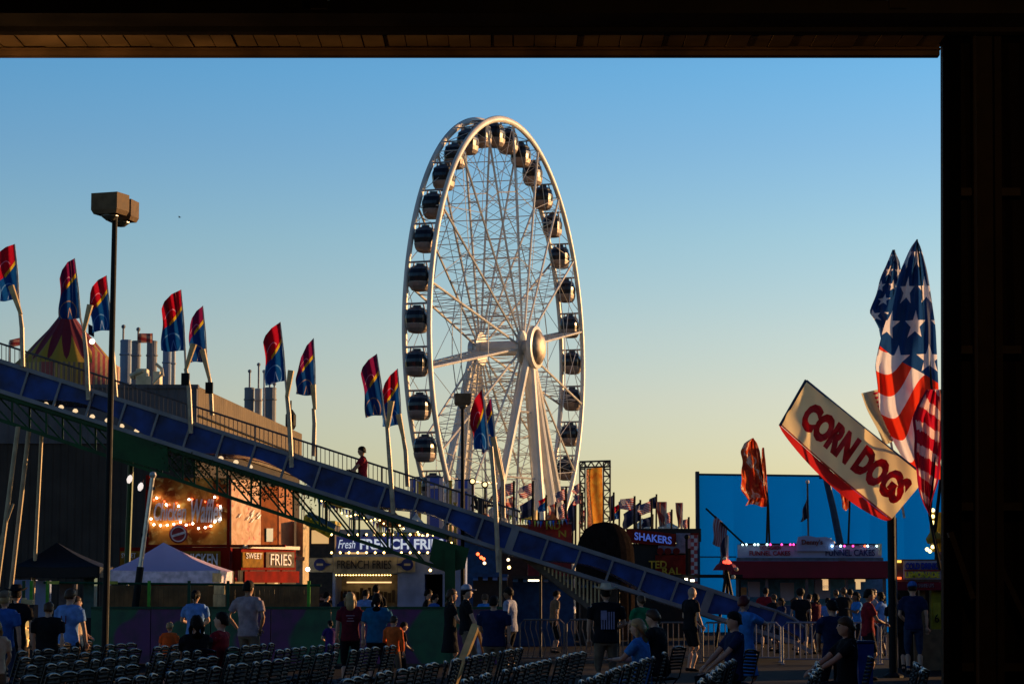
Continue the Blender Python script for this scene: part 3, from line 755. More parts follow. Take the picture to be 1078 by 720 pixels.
for (a, b_, c, e) in ((143, 388, 154, 407), (154, 396, 160, 409), (161, 391, 168, 409), (137, 394, 141, 398)): fbox(mb, a, b_, c, e, 255, 2)
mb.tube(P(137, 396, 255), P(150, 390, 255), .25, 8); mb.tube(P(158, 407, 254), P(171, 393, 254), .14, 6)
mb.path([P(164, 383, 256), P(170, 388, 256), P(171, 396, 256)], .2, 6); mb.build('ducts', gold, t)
mb = MB(); mb.box((P(140, 409, 255).x, 255.2, 0), (P(168, 409, 255).x, 256.8, P(140, 404, 255).z)); mb.build('tower', silo_g, t)
t = thing('roof_sign', 'small faded banner flying over the silos', 'sign', P(150, 352, 250))
mb = MB(); mb.grid(lambda u, v: P(145+15*u, 361-10*v, 250+.4*math.sin(u*6)), 8, 4); mb.build('banner', flagmat('flag_pink', 'pinkfeather'), t, thick=.05)
mb = MB(); mb.tube(P(160, 351, 250), P(160, 420, 250), .1, 5); mb.build('pole', silo_g, t)

# ------------------------------------------------------------------ circus top ride on the left
CT = 140.0
cx_ = P(57, 330, CT).x
circ = thing('circus_top', 'red and yellow striped circus ride top with a pointed cap behind the slide', 'ride', (cx_, CT+4, 0))
m, nt_, b = newmat('circus_canvas'); u, v = uvs(nt_)
zig = ((u*16).fr()-.5).ab()*2
c = mixc(nt_, (v-.08-zig*.42).gt(0), (.34, .20, .01), (.15, .005, .01)); nt_.links.new(c, b.inputs['Base Color']); b.inputs['Roughness'].default_value = .6
cen = Vector((cx_, CT+4, 0)); zb = P(57, 400, CT+4).z
prof = [(3.55, P(0, 386, CT+4).z), (3.0, P(0, 378, CT+4).z), (2.1, P(0, 362, CT+4).z), (1.25, P(0, 348, CT+4).z), (.66, P(0, 336, CT+4).z), (.45, P(0, 331, CT+4).z)]
def cfn(u, v):
    k = v*(len(prof)-1); i = min(int(k), len(prof)-2); f = k-i; r = (prof[i][0]*(1-f)+prof[i+1][0]*f)*.9; z = prof[i][1]*(1-f)+prof[i+1][1]*f
    sc = 1-.05*abs(math.sin(u*math.pi*16)); a = 2*math.pi*u; return cen+Vector((math.cos(a)*r*sc*1.0, math.sin(a)*r*sc, z))
MB().grid(cfn, 96, 20).build('canvas', m, circ, smooth=True)
MB().lathe(cen, [(.3, P(0, 333, CT+4).z), (.5, P(0, 327, CT+4).z), (.52, P(0, 325, CT+4).z), (.25, P(0, 317, CT+4).z), (.02, P(0, 309, CT+4).z)], 14).build('cap', mat('circus_red', (.20, .01, .015), .5), circ)
m, nt_, b = newmat('circus_valance'); u, v = uvs(nt_)
c = mixc(nt_, (u*70).fr().lt(.5), (.36, .23, .02), (.14, .10, .06)); c = mixc(nt_, (u*8+.06).fr().gt(.72), c, (.22, .015, .015)); nt_.links.new(c, b.inputs['Base Color'])
MB().grid(lambda u, v: cen+Vector((math.cos(2*math.pi*u)*3.25, math.sin(2*math.pi*u)*3.25, P(0, 415-29*v, CT+4).z)), 96, 3).build('valance', m, circ, thick=.05)
MB().lathe(cen, [(3.0, 0), (3.0, P(0, 412, CT+4).z)], 20).build('drum', mat('circus_drum', (.16, .02, .02), .5), circ)
MB().ball(P(97, 359.5, CT+.2), .17, 8).build('lamp', emit('cap_lamp', (1, .85, .6), 3), circ)
MB().grid(lambda u, v: P(93+6*u, 352-11*v+3*u, CT+.1*math.sin(4*u)), 5, 5).build('pennant', flagmat('flag_dark', 'dark'), circ, thick=.02)
t = thing('small_flag', 'faded pinkish flag fragment left of the circus top', 'flag', P(12, 366, 76)); MB().grid(lambda u, v: P(10+14*u, 366-8*v-3*u, 76+.1*math.sin(5*u)), 8, 4).build('cloth', flagmat('flag_pink', 'pinkfeather'), t, thick=.02)
MB().tube(P(10, 360, 76), P(9, 420, 76), .03, 5).build('pole', mast_m, t)
t = thing('striped_canopy', 'orange and red striped canopy slope right of the circus top', 'canopy', (P(110, 400, 136).x, 136, 0))
m, nt_, b = newmat('canopy_stripe'); u, v = uvs(nt_); nt_.links.new(mixc(nt_, (u*5).fr().lt(.5), (.42, .26, .08), (.38, .05, .03)), b.inputs['Base Color'])
MB().grid(lambda u, v: P(97+27*u, (365+22*u)*(v)+(413+2*u)*(1-v), 136+4*v), 6, 6).build('canvas', m, t, thick=.04)
MB().box((P(99, 400, 136).x, 136.2, 0), (P(122, 400, 136).x, 141, P(0, 414, 136).z)).build('booth', mat('circus_drum', (.16, .02, .02)), t)

# ------------------------------------------------------------------ chicken and waffle trailer
TD = 72.0
tr = thing('food_trailer', 'red food trailer with a large chicken and waffles picture board and small bulbs', 'food trailer', (GX(225, TD), TD, 0))
red_t = mat('trailer_red', (.20, .012, .006), .85, 0, .3, 2, spec=.03); brick = mat('trailer_brown', (.10, .05, .025), .5)
m, nt_, b = newmat('food_picture')
n1 = noisef(nt_, 1.1, 5, dist=.8); n2 = noisef(nt_, 4.5, 4, dist=.5)
c = mixc(nt_, ((n1-.42)*6).cl(), (.26, .05, .008), (.85, .34, .05)); c = mixc(nt_, ((n2-.55)*5).cl(), c, (.95, .62, .16))
nt_.links.new(c, b.inputs['Base Color']); b.inputs['Roughness'].default_value = .7; b.inputs['Specular IOR Level'].default_value = .05
fb('picture_board', 157, 503, 239, 573, TD, .15, m, tr)
mb = MB(); fbox(mb, 153, 500, 156.8, 574, TD-.02, .2); fbox(mb, 239.2, 500, 242, 576, TD-.02, .2); fbox(mb, 153, 573.2, 300, 575.4, TD-.1, .3); mb.build('frame', red_t, tr)
silver = mat('letter_silver', (.72, .66, .68), .5)
sign(tr, 'Chicken', 162, 529, 196, 548, TD-.03, silver, shear=.25, bold=.02); sign(tr, 'Waffles', 201, 525, 234, 550, TD-.03, silver, shear=.25, bold=.02)
p = P(188, 562, TD-.1); MB().lathe(p, [(.27, 0), (.28, .03), (.25, .05)], 24, axis=(0, -1, 0)).build('round_badge', mat('badge_red', (.30, .02, .03), .4), tr)
MB().lathe(p, [(.235, .051), (.235, .06)], 24, axis=(0, -1, 0)).build('badge_ring', silver, tr)
MB().lathe(p, [(.20, .061), (.20, .07)], 24, axis=(0, -1, 0)).build('badge_face', mat('badge_red', (.30, .02, .03)), tr)
mb = MB(); mb.bar(p+Vector((-.2, -.08, -.07)), p+Vector((.2, -.08, .05)), .02, .07); mb.build('badge_stripe', silver, tr)
wpts = [(165, 524), (175, 531), (188, 532.5), (199, 525.5), (226, 523), (232, 533), (159, 546), (162, 552), (169, 553), (176, 552.6), (183, 551.5), (190, 549.5), (196, 552.5), (203, 551), (209, 556), (216, 555), (222, 553.5), (226, 549), (232, 546)]
rpts = [(162, 526), (168, 523.5), (173, 527.5), (178.5, 531), (186, 529.5), (202.5, 525.3), (216, 528), (229, 524), (229, 531.5), (159, 550), (172.5, 553), (186.5, 550.6), (199.6, 552), (219, 554.2)]
bulbs(tr, wpts, TD-.12, bulb_w, .035); bulbs(tr, rpts, TD-.12, bulb_r, .03)
# lower sign band and red valance
fb('sign_band', 126, 576, 241, 600, TD-.35, .4, red_t, tr)
yb_ = mat('sign_amber', (.26, .13, .02), .8, spec=.03)
for (a, b_) in ((126.5, 147), (155, 184), (186, 232)):
    fb('sign_panel', a, 580, b_, 597, TD-.40, .045, yb_, tr)
sign(tr, 'SWEET', 128, 582, 143, 587, TD-.40, silver); sign(tr, 'CHICKEN', 189, 582.5, 229, 595, TD-.40, silver, bold=.02)
# angled right hand wing of the trailer, catching the sun
ex, ey = .35, .937
o3 = P(242, 570, TD)
def W(px, py, k=0.0):
    "point on the angled wing: px measured in the photo"
    r_ = (px-539)/FPX; # solve along o3 + s*(ex,ey)
    s_ = (o3.x - r_*o3.y*1.0)/(r_*ey-ex) if True else 0
    q = Vector((o3.x+ex*s_, o3.y+ey*s_, 0)); q = P(px, py, q.y); q += Vector((ey, -ex, 0))*k; return q
m, nt_, b = newmat('food_picture_pale'); n1 = noisef(nt_, 2.4, 5, dist=1.2); n2 = noisef(nt_, 6, 3)
c = mixc(nt_, ((n1-.35)*3.5).cl(), (.46, .24, .12), (.70, .46, .30)); c = mixc(nt_, ((n2-.6)*8).cl(), c, (.50, .04, .08)); nt_.links.new(c, b.inputs['Base Color']); b.inputs['Specular IOR Level'].default_value = .03
m_or = mat('picture_orange', (.22, .06, .015), .8, 0, .3, 3, spec=.03); m_peach = mat('picture_peach', (.46, .19, .09), .8, 0, .2, 3, spec=.03)
def wslab(name, x0, y0, x1, y1, k, th, m): return MB().slab([W(x0, y0, k), W(x1, y0, k), W(x1, y1, k), W(x0, y1, k)], th).build(name, m, tr)
wslab('side_picture', 243, 505, 274, 573, .02, .1, m); wslab('side_panel', 275, 512, 292, 575, 0, .1, m_or); wslab('side_picture', 293, 508, 309, 582, .02, .1, m_peach)
mb = MB()
for i in range(9):
    x = rnd.uniform(246, 271); y = rnd.uniform(540, 550); mb.bar(W(x, y, .06), W(x+3, y-4, .06), .03)
mb.build('side_script', mat('white_paint', (.8, .78, .72), .4), tr)
p1 = (279, 556, 286, 570); wslab('blue_notice', *p1, .05, .03, mat('notice_blue', (.03, .14, .22), .4))
wslab('side_sign_band', 242, 577, 300, 600, .38, .3, red_t)
for (a, b_) in ((234+8, 264), (267, 297)): wslab('sign_panel', a, 581, b_, 597, .43, .045, mat('sign_grey', (.16, .12, .08), .8, spec=.03) if a > 260 else yb_)
def wtext(s, x0, y0, x1, y1, m):
    c = (W(x0, (y0+y1)/2, .45)+W(x1, (y0+y1)/2, .45))/2; r_ = W(x1, y0, .45)-W(x0, y0, .45); h_ = (W(x0, y0, .45)-W(x0, y1, .45)).length
    lettering(s, c, h_*1.3, m, tr, right=(ex, ey, 0), width=r_.length, height=h_, depth=.02)
wtext('SWEET', 245, 582, 262, 588, silver); wtext('FRIES', 271, 583, 293, 595, silver)
wslab('awning_valance', 242, 601, 300, 613, .5, .06, red_t)
mb = MB(); mb.bar(W(241, 575, .5), W(300, 577, .5), .05, .10); mb.build('light_rail', mat('rail_pale', (.5, .42, .32), .4), tr)
fb('awning_valance', 126, 600.5, 241, 610, TD-.5, .06, red_t, tr)
gbox('body', 160, 576, 240, TD+.16, 2.6, red_t, tr); gbox('counter_front', 160, 636, 240, TD-.3, .4, brick, tr)
fb('service_window', 212, 611, 240, 636, TD+.1, .05, emit('window_dim', (.8, .4, .12), .35, (.1, .06, .03)), tr)
mb = MB(); 
for px in (246, 262, 280, 296): mb.bar(W(px, 600, 0), W(px, 650, 0), .06)
mb.build('side_post', yb_, tr)
wslab('side_window', 246, 612, 296, 638, -.05, .04, emit('window_dim', (.8, .4, .12), .35)); wslab('side_counter', 244, 638, 300, 660, .05, .1, red_t)
# pale lit upright and menu board right of it
t = thing('menu_pillar', 'narrow sunlit pale pillar board right of the waffle trailer', 'sign', (GX(316, 76), 76, 0))
a = P(312, 560, 76); MB().quadbox([(a.x, 76, 0), (a.x+.25, 75.6, 0), (a.x+.4, 76.1, 0), (a.x+.15, 76.5, 0), (a.x, 76, P(0, 548, 76).z), (a.x+.25, 75.6, P(0, 548, 76).z), (a.x+.4, 76.1, P(0, 548, 76).z), (a.x+.15, 76.5, P(0, 548, 76).z)]).build('board', mat('cream_board', (.50, .36, .18), .7), t)
MB().bar(P(309, 587, 75.6), P(321, 588, 75.6), .2, .12).build('shelf', mat('cream_board', (.55, .42, .24)), t)
t = thing('snack_banner', 'blue and yellow striped canvas banner slanting above the fries stall', 'banner', P(320, 545, 63.5))
fn = cloth(((322, 541), (352, 556), (346, 566), (318, 550)), 63.4, amp=.05); MB().grid(fn, 10, 6).build('cloth', mat('banner_yellow', (.50, .42, .02), .6), t, thick=.02)
MB().slab([P(325, 538, 63.3), P(354, 552, 63.3), P(352, 557, 63.3), P(323, 543, 63.3)], .03).build('stripe', mat('banner_blue', (.05, .2, .5), .6), t)

# ------------------------------------------------------------------ fries stall
FD = 67.0
ff = thing('fries_stall', 'pale fries stall with a bulb edged blue roof sign under the slide', 'food stall', (GX(400, FD), FD, 0))
pale = mat('stall_pale_blue', (.20, .27, .48), .5, 0, .2, 2); cream = mat('stall_cream', (.36, .32, .22), .5); navy = mat('sign_navy', (.01, .02, .14), .4)
navy2 = emit('sign_navy_lit', (.02, .05, .35), .08, (.01, .02, .14)); ltr_w = emit('letter_lit', (.75, .85, 1), .42, (.6, .65, .7)); ltr_d = mat('letter_dark', (.02, .02, .03), .5)
fb('roof_sign', 354, 564.5, 470, 581, FD-.3, .25, navy2, ff)
sign(ff, 'Fresh', 356, 568, 374, 577, FD-.32, ltr_w, shear=.3); sign(ff, 'FRENCH FRIES', 379, 567, 467, 578, FD-.32, ltr_w, bold=.03)
bulbs(ff, [(349+9.2*i, 562.5) for i in range(14)]+[(349+9.2*i, 581.5) for i in range(14)], FD-.4, bulb_y, .032)
gbox('body', 350, 583, 352.9, FD, 2.6, pale, ff); gbox('body_panel', 418.5, 583, 447, FD, 2.6, pale, ff); gbox('counter', 353, 641, 418, FD, .6, pale, ff)
fb('header', 350, 583, 470, 604, FD+.01, 2.5, pale, ff); gbox('rear_wall', 350, 604, 470, FD+2.5, .1, cream, ff); gbox('end_panel', 466, 583, 490, FD, 2.6, pale, ff)
fb('sign_board', 351, 586, 418, 603, FD-.12, .1, cream, ff); sign(ff, 'FRENCH FRIES', 355, 589.5, 412, 598.5, FD-.13, ltr_d)
for (a, b_, s_) in ((325, 350.5, 1), (418.5, 437, -1)):
    q = fb('arrow_board', a, 587, b_, 602, FD-.11, .08, cream, ff)
    c = P((a+b_)/2-1*s_, 594, FD-.13); w_ = .014*26
    MB().lathe(c, [(.17, 0), (.17, .03)], 16, axis=(0, -1, 0)).build('arrow_mark', navy, ff); MB().slab([c+Vector((.1*s_, -.02, .07)), c+Vector((.34*s_, -.02, .0)), c+Vector((.1*s_, -.02, -.07))], .02).build('arrow_mark', navy, ff)
    MB().slab([c+Vector((-.09, -.05, .03)), c+Vector((.09, -.05, .03)), c+Vector((.09, -.05, -.03)), c+Vector((-.09, -.05, -.03))], .01).build('arrow_text', cream, ff)
bulbs(ff, [(354+3.0*i, 605) for i in range(20)], FD-.15, bulb_y, .02)
MB().bar(P(354, 604.3, FD-.15), P(414, 604.3, FD-.15), .04, .02).build('light_strip', yb_, ff)
fb('shelf_light', 365, 612, 412, 613.4, FD+2.2, .1, emit('stall_inner', (1, .6, .25), 1.2), ff)
mb = MB()
for i in range(14): 
    x = 358+i*4.2; fbox(mb, x, 618+rnd.uniform(0, 6), x+3, 634, FD+2.1, .2)
mb.build('stock', mat('stock_brown', (.16, .10, .05), .5), ff)
t = thing('stall_cabinet', 'dark stall doorway under the green bracket', 'stall', (GX(456, 68), 68.5, 0)); gbox('doorway', 447.5, 600, 466, 69, .2, black_m, t)
MB().ball(P(453, 600, 66.5), .04, 6).build('bulb', bulb_y, t); MB().tube(P(453, 596, 66.5), P(453, 599, 66.5), .01, 4).build('flex', black_m, t)
MB().ball(P(324, 599, 66.4), .06, 8).build('globe', bulb_w, thing('globe_lamp', 'small bright round lamp at the left tip of the arrow board', 'lamp', P(324, 640, 66.4)))

def translu(name, col, fac=.4, tcol=None, rough=.6):
    if name in MATS: return MATS[name]
    m, nt, b = newmat(name); f = noisef(nt, .6, 4); c = mixc(nt, ((f-.35)*3).cl(), tuple(v*.92 for v in col), tuple(min(1, v*1.06) for v in col)); nt.links.new(c, b.inputs['Base Color']); b.inputs['Roughness'].default_value = rough; b.inputs['Specular IOR Level'].default_value = .1
    tr = nt.nodes.new('ShaderNodeBsdfTranslucent'); tr.inputs[0].default_value = (*(tcol or col), 1)
    ms = nt.nodes.new('ShaderNodeMixShader'); ms.inputs[0].default_value = fac
    nt.links.new(b.outputs[0], ms.inputs[1]); nt.links.new(tr.outputs[0], ms.inputs[2]); nt.links.new(ms.outputs[0], nt.nodes['Material Output'].inputs[0]); MATS[name] = m; return m
# ------------------------------------------------------------------ canopies
def canopy(x0, x1, px, py, ey, vy, d, m, mleg, label, vm=None):
    a, b_ = P(x0, ey, d).x, P(x1, ey, d).x; w_ = b_-a; c = (a+b_)/2
    t = thing('canopy_tent', label, 'canopy tent', (c, d+w_/2, 0)); ze, zv = P(x0, ey, d).z, P(x0, vy, d).z
    apex = Vector((P(px, py, d+w_/2).x, d+w_/2, P(px, py, d+w_/2).z))
    cs = [Vector((a, d, ze)), Vector((b_, d, ze)), Vector((b_, d+w_, ze)), Vector((a, d+w_, ze))]
    mb = MB()
    for i in range(4):
        A, B = cs[i], cs[(i+1) % 4]; n = 8
        def f(u, v):
            p = A.lerp(B, u).lerp(apex, v); p.z -= .12*math.sin(math.pi*v)*(1-abs(2*u-1)*.6) + .03*math.sin(math.pi*u)*(1-v); return p
        mb.grid(f, n, n)
    mb.build('roof', m, t, thick=.01)
    mb = MB()
    for i in range(4):
        A, B = cs[i], cs[(i+1) % 4]
        mb.grid(lambda u, v: (lambda q: Vector((q.x, q.y, ze*v+zv*(1-v) - .03*math.sin(math.pi*u))))(A.lerp(B, u)), 12, 2)
    mb.build('valance', vm or m, t, thick=.01)
    for q in cs: MB().box((q.x-.025, q.y-.025, 0), (q.x+.025, q.y+.025, ze)).build('leg', mleg, t)
canopy(116, 231, 172, 571, 600, 613, 58.5, translu('canopy_white', (.88, .72, .95)), mast_m, 'white pop-up canopy tent with a sharp peak before the waffle trailer', mat('canopy_valance', (.75, .62, .70), .6))
canopy(14, 104, 60, 571, 596, 607, 62, mat('canopy_black', (.007, .008, .010), .6), black_m, 'black pop-up canopy tent against the brown shed on the left')
t = thing('sunlit_crate_stack', 'sunlit cream stack of boxes at the right leg of the white canopy', 'boxes', (GX(228, 55.9), 55.9, 0))
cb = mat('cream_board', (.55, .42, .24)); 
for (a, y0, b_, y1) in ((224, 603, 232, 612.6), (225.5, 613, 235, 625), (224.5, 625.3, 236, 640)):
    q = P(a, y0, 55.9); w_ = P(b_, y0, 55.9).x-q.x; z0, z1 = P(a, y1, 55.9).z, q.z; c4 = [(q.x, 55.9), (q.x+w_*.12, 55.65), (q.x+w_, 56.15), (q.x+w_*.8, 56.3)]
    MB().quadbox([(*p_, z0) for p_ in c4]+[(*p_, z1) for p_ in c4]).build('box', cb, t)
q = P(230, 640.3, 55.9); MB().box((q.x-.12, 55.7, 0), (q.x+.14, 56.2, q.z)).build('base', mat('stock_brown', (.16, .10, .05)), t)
t = thing('leaning_pole', 'thick leaning pole, pale above and black below, in front of the white canopy', 'pole', (P(142, 645, 56).x, 56, 0))
a, b_ = P(142, 640, 56.2), P(161, 500, 56.2); a2 = a.lerp(b_, .31); f0 = a+(a-b_)*(a.z/(b_.z-a.z))
MB().tube(a2, b_, .055, 10).build('upper_tube', mat('tube_alu', (.5, .45, .38), .35, .5, .2), t); MB().tube(f0, a2, .085, 10).build('lower_sleeve', black_m, t)
for f in (.55, .9): c = a.lerp(b_, f); MB().bar(c-Vector((.09, 0, 0)), c+Vector((.09, 0, 0)), .03, .08).build('clamp', black_m, t)
MB().ball(b_, .09, 8).build('knob', mat('tube_alu', (.5, .45, .38)), t)
for i, (px, py) in enumerate(((136.5, 504), (148, 512))):
    t = thing('hanging_lamp', ['small pale hanging lamp left of the leaning pole', 'small pale hanging lamp close to the tip of the leaning pole'][i], 'lamp', P(px, py, 59))
    MB().path([P(px+3, py-7, 59.5), P(px+1, py-3, 59.2)], .02, 5).build('cord', mat('circus_red', (.20, .01, .015)), t); MB().lathe(P(px, py, 59), [(.03, -.11), (.07, -.03), (.06, .05), (.02, .1)], 8, axis=(.3, 0, 1)).build('glass', emit('hang_lamp', (1, .85, .75), .7), t)

# ------------------------------------------------------------------ painted barrier wall, green rail and timber fence
BD = 55.0
m, nt_, b = newmat('swirl_paint')
n1 = noisef(nt_, .35, 2, dist=1.0); s = nt_.nodes.new('ShaderNodeSeparateXYZ'); nt_.links.new(objc(nt_), s.inputs[0]); xx = V(nt_, s.outputs[0]); zz = V(nt_, s.outputs[2])
wv = ((xx*2.4+(zz*2.6).sin()*.9+n1*4).sin()); c = mixc(nt_, ((wv)*4+.5).cl(), (.006, .10, .035), (.11, .012, .10)); c = mixc(nt_, ((noisef(nt_, 3, 4)-.4)*2).cl(), c, (.005, .013, .013))
nt_.links.new(c, b.inputs['Base Color']); b.inputs['Roughness'].default_value = .5
wall = thing('painted_barrier', 'low barrier wall painted with green and purple swirls behind the seats', 'wall', (GX(300, BD), BD, 0))
x0, x1 = GX(96, BD), GX(538, BD); nseg = 7; zt_ = P(300, 641, BD).z
for i in range(nseg):
    a = x0+(x1-x0)*i/nseg; MB().box((a+.01, BD, .05), (x0+(x1-x0)*(i+1)/nseg-.01, BD+.12, zt_)).build('panel', m, wall)
MB().box((x0, BD-.03, zt_+.002), (x1, BD+.16, zt_+.06)).build('cap_rail', mat('cap_green', (.006, .05, .024), .45), wall)
MB().box((GX(-60, BD), BD+.5, 0), (x0, BD+.6, zt_-.2)).build('panel', mat('barrier_dark', (.008, .006, .012), .5), wall)
gp = mat('bright_green', (.06, .28, .02), .45); gd = mat('cap_green', (.006, .05, .024))
t = thing('green_railing', 'bright green tube railing along the top of the painted barrier', 'railing', (GX(200, BD+.3), BD+.3, 0))
for px in (25, 33, 48, 50, 157, 199, 240, 325, 158): 
    if px in (48, 158): continue
    x = GX(px, BD+.3); MB().box((x-.035, BD+.27, 0), (x+.035, BD+.33, P(px, 611, BD+.3).z)).build('post', gp if px in (33, 50, 157, 325) else gd, t)
MB().tube(P(46, 613, BD+.3), P(338, 616, BD+.3), .03, 6).build('rail', gd, t)
mb = MB(); 
for (a, b_) in ((50, 62), (115, 124)): mb.bar(P(a, 613, BD+.25), P(b_, 613, BD+.25), .05, .07)
mb.build('rail_sleeve', mat('yellow_sleeve', (.4, .36, .05), .4), t)
timber = mat('timber', (.20, .09, .032), .7, 0, .35, 3)
t = thing('timber_fence', 'brown timber board fence behind the green railing', 'fence', (GX(200, 56.5), 56.5, 0))
for (a, b_) in ((115, 235), (237, 336)):
    mb = MB(); px = a
    while px < b_:
        w_ = min(5.2, b_-px); A, B = GX(px, 56.4), GX(px+w_, 56.4); h = P(px, 616+rnd.uniform(-.3, .3), 56.4).z; mb.box((A+.002, 56.4+rnd.uniform(0, .015), .05), (B-.002, 56.44, h)); px += w_
    mb.build('boards', timber, t); MB().box((GX(a, 56.5), 56.45, P(0, 618, 56.4).z-.05), (GX(b_, 56.5), 56.52, P(0, 618, 56.4).z+.04)).build('cross_rail', timber, t)
# stalls and cabinets behind the black canopy
t = thing('service_cabinet', 'row of pale blue grey cabinets under the black canopy', 'cabinets', (GX(40, 64), 64, 0))
for i, (a, b_, y, m_) in enumerate(((10, 33, 610, pale), (33.5, 48, 611, pale), (62, 76, 613, mat('cab_grey', (.10, .09, .11), .5)), (88, 99, 607, mat('cab_teal', (.04, .12, .15), .5)))): gbox('cabinet', a, y, b_, 64, .8, m_, t)
t = thing('cream_cooler', 'small sunlit cream box on the barrier at the left', 'box', P(28, 636, 54)); fb('box', 22, 631, 34, 636, 54, .3, cb, t)
for p in ((23, 629, 26, 631),): fb('lid', *p, 54, .2, cb, t)
MB().box((GX(20, 54), 54, 0), (GX(36, 54), 54.5, P(0, 636.2, 54).z)).build('stand', mat('barrier_dark', (.008, .006, .012)), t)
t = thing('toy_rack', 'small stand of glowing yellow lanterns and bottles low on the left', 'rack', (GX(24, 44), 44, 0))
for i, (px, py) in enumerate(((23, 651), (28.5, 655), (24, 661), (28, 667), (24.5, 672), (27, 676))):
    MB().lathe(P(px, py+2, 44), [(.03, -.05), (.07, 0), (.07, .08), (.03, .13)], 8).build('lantern', emit('lantern', (1, .55, .15), .45) if i else mat('white_paint', (.8, .78, .72)), t)
MB().box((GX(21, 44.2), 44.15, 0), (GX(31, 44.2), 44.3, P(0, 652, 44).z)).build('back_board', mat('stock_brown', (.16, .10, .05)), t)
# ------------------------------------------------------------------ midway crowd of stalls, signs and flags behind the slide
def small_flag(px0, py0, px1, py1, d, kind, label, lean=0, group='small flags over the far midway', droop=0, foot=None):
    h = py1-py0; t = thing('midway_flag', label, 'flag', P((px1 if lean >= 0 else px0), py1+8, d), group)
    right = lean >= 0
    xr = px1
    MB().tube(P(xr+lean*.1, py0-2, d), P(xr-lean*.3, foot or py1+26, d), .05, 5).build('pole', black_m, t)
    fn = cloth(((px0, py0+droop*h*.5), (px1, py0), (px1, py1-droop*h*.35), (px0, py1)), d, amp=.10, waves=1.3, ph=px0)
    MB().grid(fn, 8, 8).build('cloth', flagmat('flag_'+kind, kind), t, smooth=True)
fl = [(527, 508, 541, 522, 'usa', .3, 'striped flag, leftmost of the small flags beneath the wheel'), (546, 508, 561, 525, 'usa', .6, 'striped flag flying just left of the thick wheel leg'),
 (585, 514, 596, 529, 'usa', .6, 'striped flag between the wheel leg and the orange banner tower'), (604, 520, 613, 531, 'usa', .3, 'striped flag tight against the left side of the banner tower'),
 (652, 524, 668, 537, 'usa', .2, 'striped flag right of the orange banner tower, first of three'), (672, 527, 686, 542, 'usa', .6, 'striped flag in the middle of the small flags by the shakers sign'),
 (700, 538, 707, 552, 'usa', .4, 'tiny striped flag above the shakers sign between two pink banners'), (718, 546, 725, 556, 'usa', .2, 'tiny striped flag, rightmost before the blue wall'),
 (656, 528, 674, 557, 'dark', .9, 'dark folded flag slanting above the shakers sign'), (641, 520, 646, 550, 'dark', .3, 'narrow dark flag touching the right of the banner tower'),
 (676, 543, 687, 556, 'dark', .5, 'dark teal flag low behind the shakers sign'), (548, 524, 561, 548, 'dark', .7, 'dark blue flag low in front of the thick wheel leg'),
 (598, 522, 606, 566, 'dark', .6, 'long navy flag hanging left of the banner tower'), (588, 528, 596, 548, 'usa', .6, 'crumpled star flag low between the legs and the tower')]
fl += [(533, 522, 541, 536, 'pink', .4, 'pale pink flag behind the twin flag pole'), (519, 514, 527, 530, 'usa', .5, 'striped flag just right of the lower feather flags'), (567, 523, 575, 540, 'carn', .5, 'small red and blue flag between the thick legs'), (577, 530, 585, 547, 'pink', .3, 'pale pink flag right of the thick legs'),
 (603, 508, 611, 521, 'usa', .6, 'highest striped flag against the banner tower'), (596, 536, 603, 560, 'carn', .4, 'red topped blue flag low left of the banner tower'), (646, 530, 652, 548, 'carn', .4, 'small red and blue flag right of the banner tower'), (560, 536, 567, 552, 'cream', .4, 'small cream flag beside the thick wheel leg'),
 (610, 536, 616, 552, 'usa', .5, 'striped flag low in front of the tower truss'), (664, 536, 670, 552, 'usa', .4, 'narrow striped flag between the dark flag and its neighbour'), (684, 522, 691, 537, 'dark', .4, 'small dark flag left of the wide pink banner')]
for i, (a, b_, c, e, k, dr, lb) in enumerate(fl): small_flag(a, b_, c, e, 104+i*.7, k, lb, lean=1, droop=dr)
for i, (a, b_, c, e) in enumerate(((691, 528, 701, 554), (711, 529, 718, 555))):
    t = thing('pink_banner', ['wide pink tapering banner above the shakers sign', 'narrow pink banner nearer the blue wall'][i], 'banner', P(a, 560, 108), 'pink banners on the far midway')
    MB().grid(cloth(((a, b_), (c, b_), (c-2, e), (a+3, e)), 108, amp=.06), 6, 10).build('cloth', flagmat('flag_pink', 'pinkfeather'), t, thick=.02); MB().tube(P(c, b_, 108.1), P(c-1, 585, 108.1), .05, 5).build('pole', mast_m, t)

# banner tower with truss
BT = 100.0
t = thing('banner_tower', 'square truss tower with a tall orange banner right of the wheel', 'banner tower', P(627, 600, BT)); truss_m = mat('truss_brown', (.14, .10, .07), .45, .3)
MB().grid(cloth(((617, 493), (634, 492), (635, 556), (618, 556)), BT, amp=.06, waves=1), 8, 14).build('banner', flagmat('flag_tower', 'towerb'), t, smooth=True)
def truss_col(mb, xa_, xb_, y0, y1, d, n, dp=.5, r=.026):
    for px in (xa_, xb_):
        for dy in (0, dp): mb.tube(P(px, y0, d)+Vector((0, dy, 0)), P(px, y1, d)+Vector((0, dy, 0)), r, 5)
    for i in range(n):
        a, b_ = y0+(y1-y0)*i/n, y0+(y1-y0)*(i+1)/n
        for dy in (0, dp): mb.tube(P(xa_ if i % 2 else xb_, a, d)+Vector((0, dy, 0)), P(xb_ if i % 2 else xa_, b_, d)+Vector((0, dy, 0)), r*.7, 4); mb.tube(P(xa_, a, d)+Vector((0, dy, 0)), P(xb_, a, d)+Vector((0, dy, 0)), r*.7, 4)
for (a, b_) in ((610.5, 616), (635.5, 642.5)): mb = MB(); truss_col(mb, a, b_, 486, 620, BT, 18); mb.build('truss_column', truss_m, t)
mb = MB()
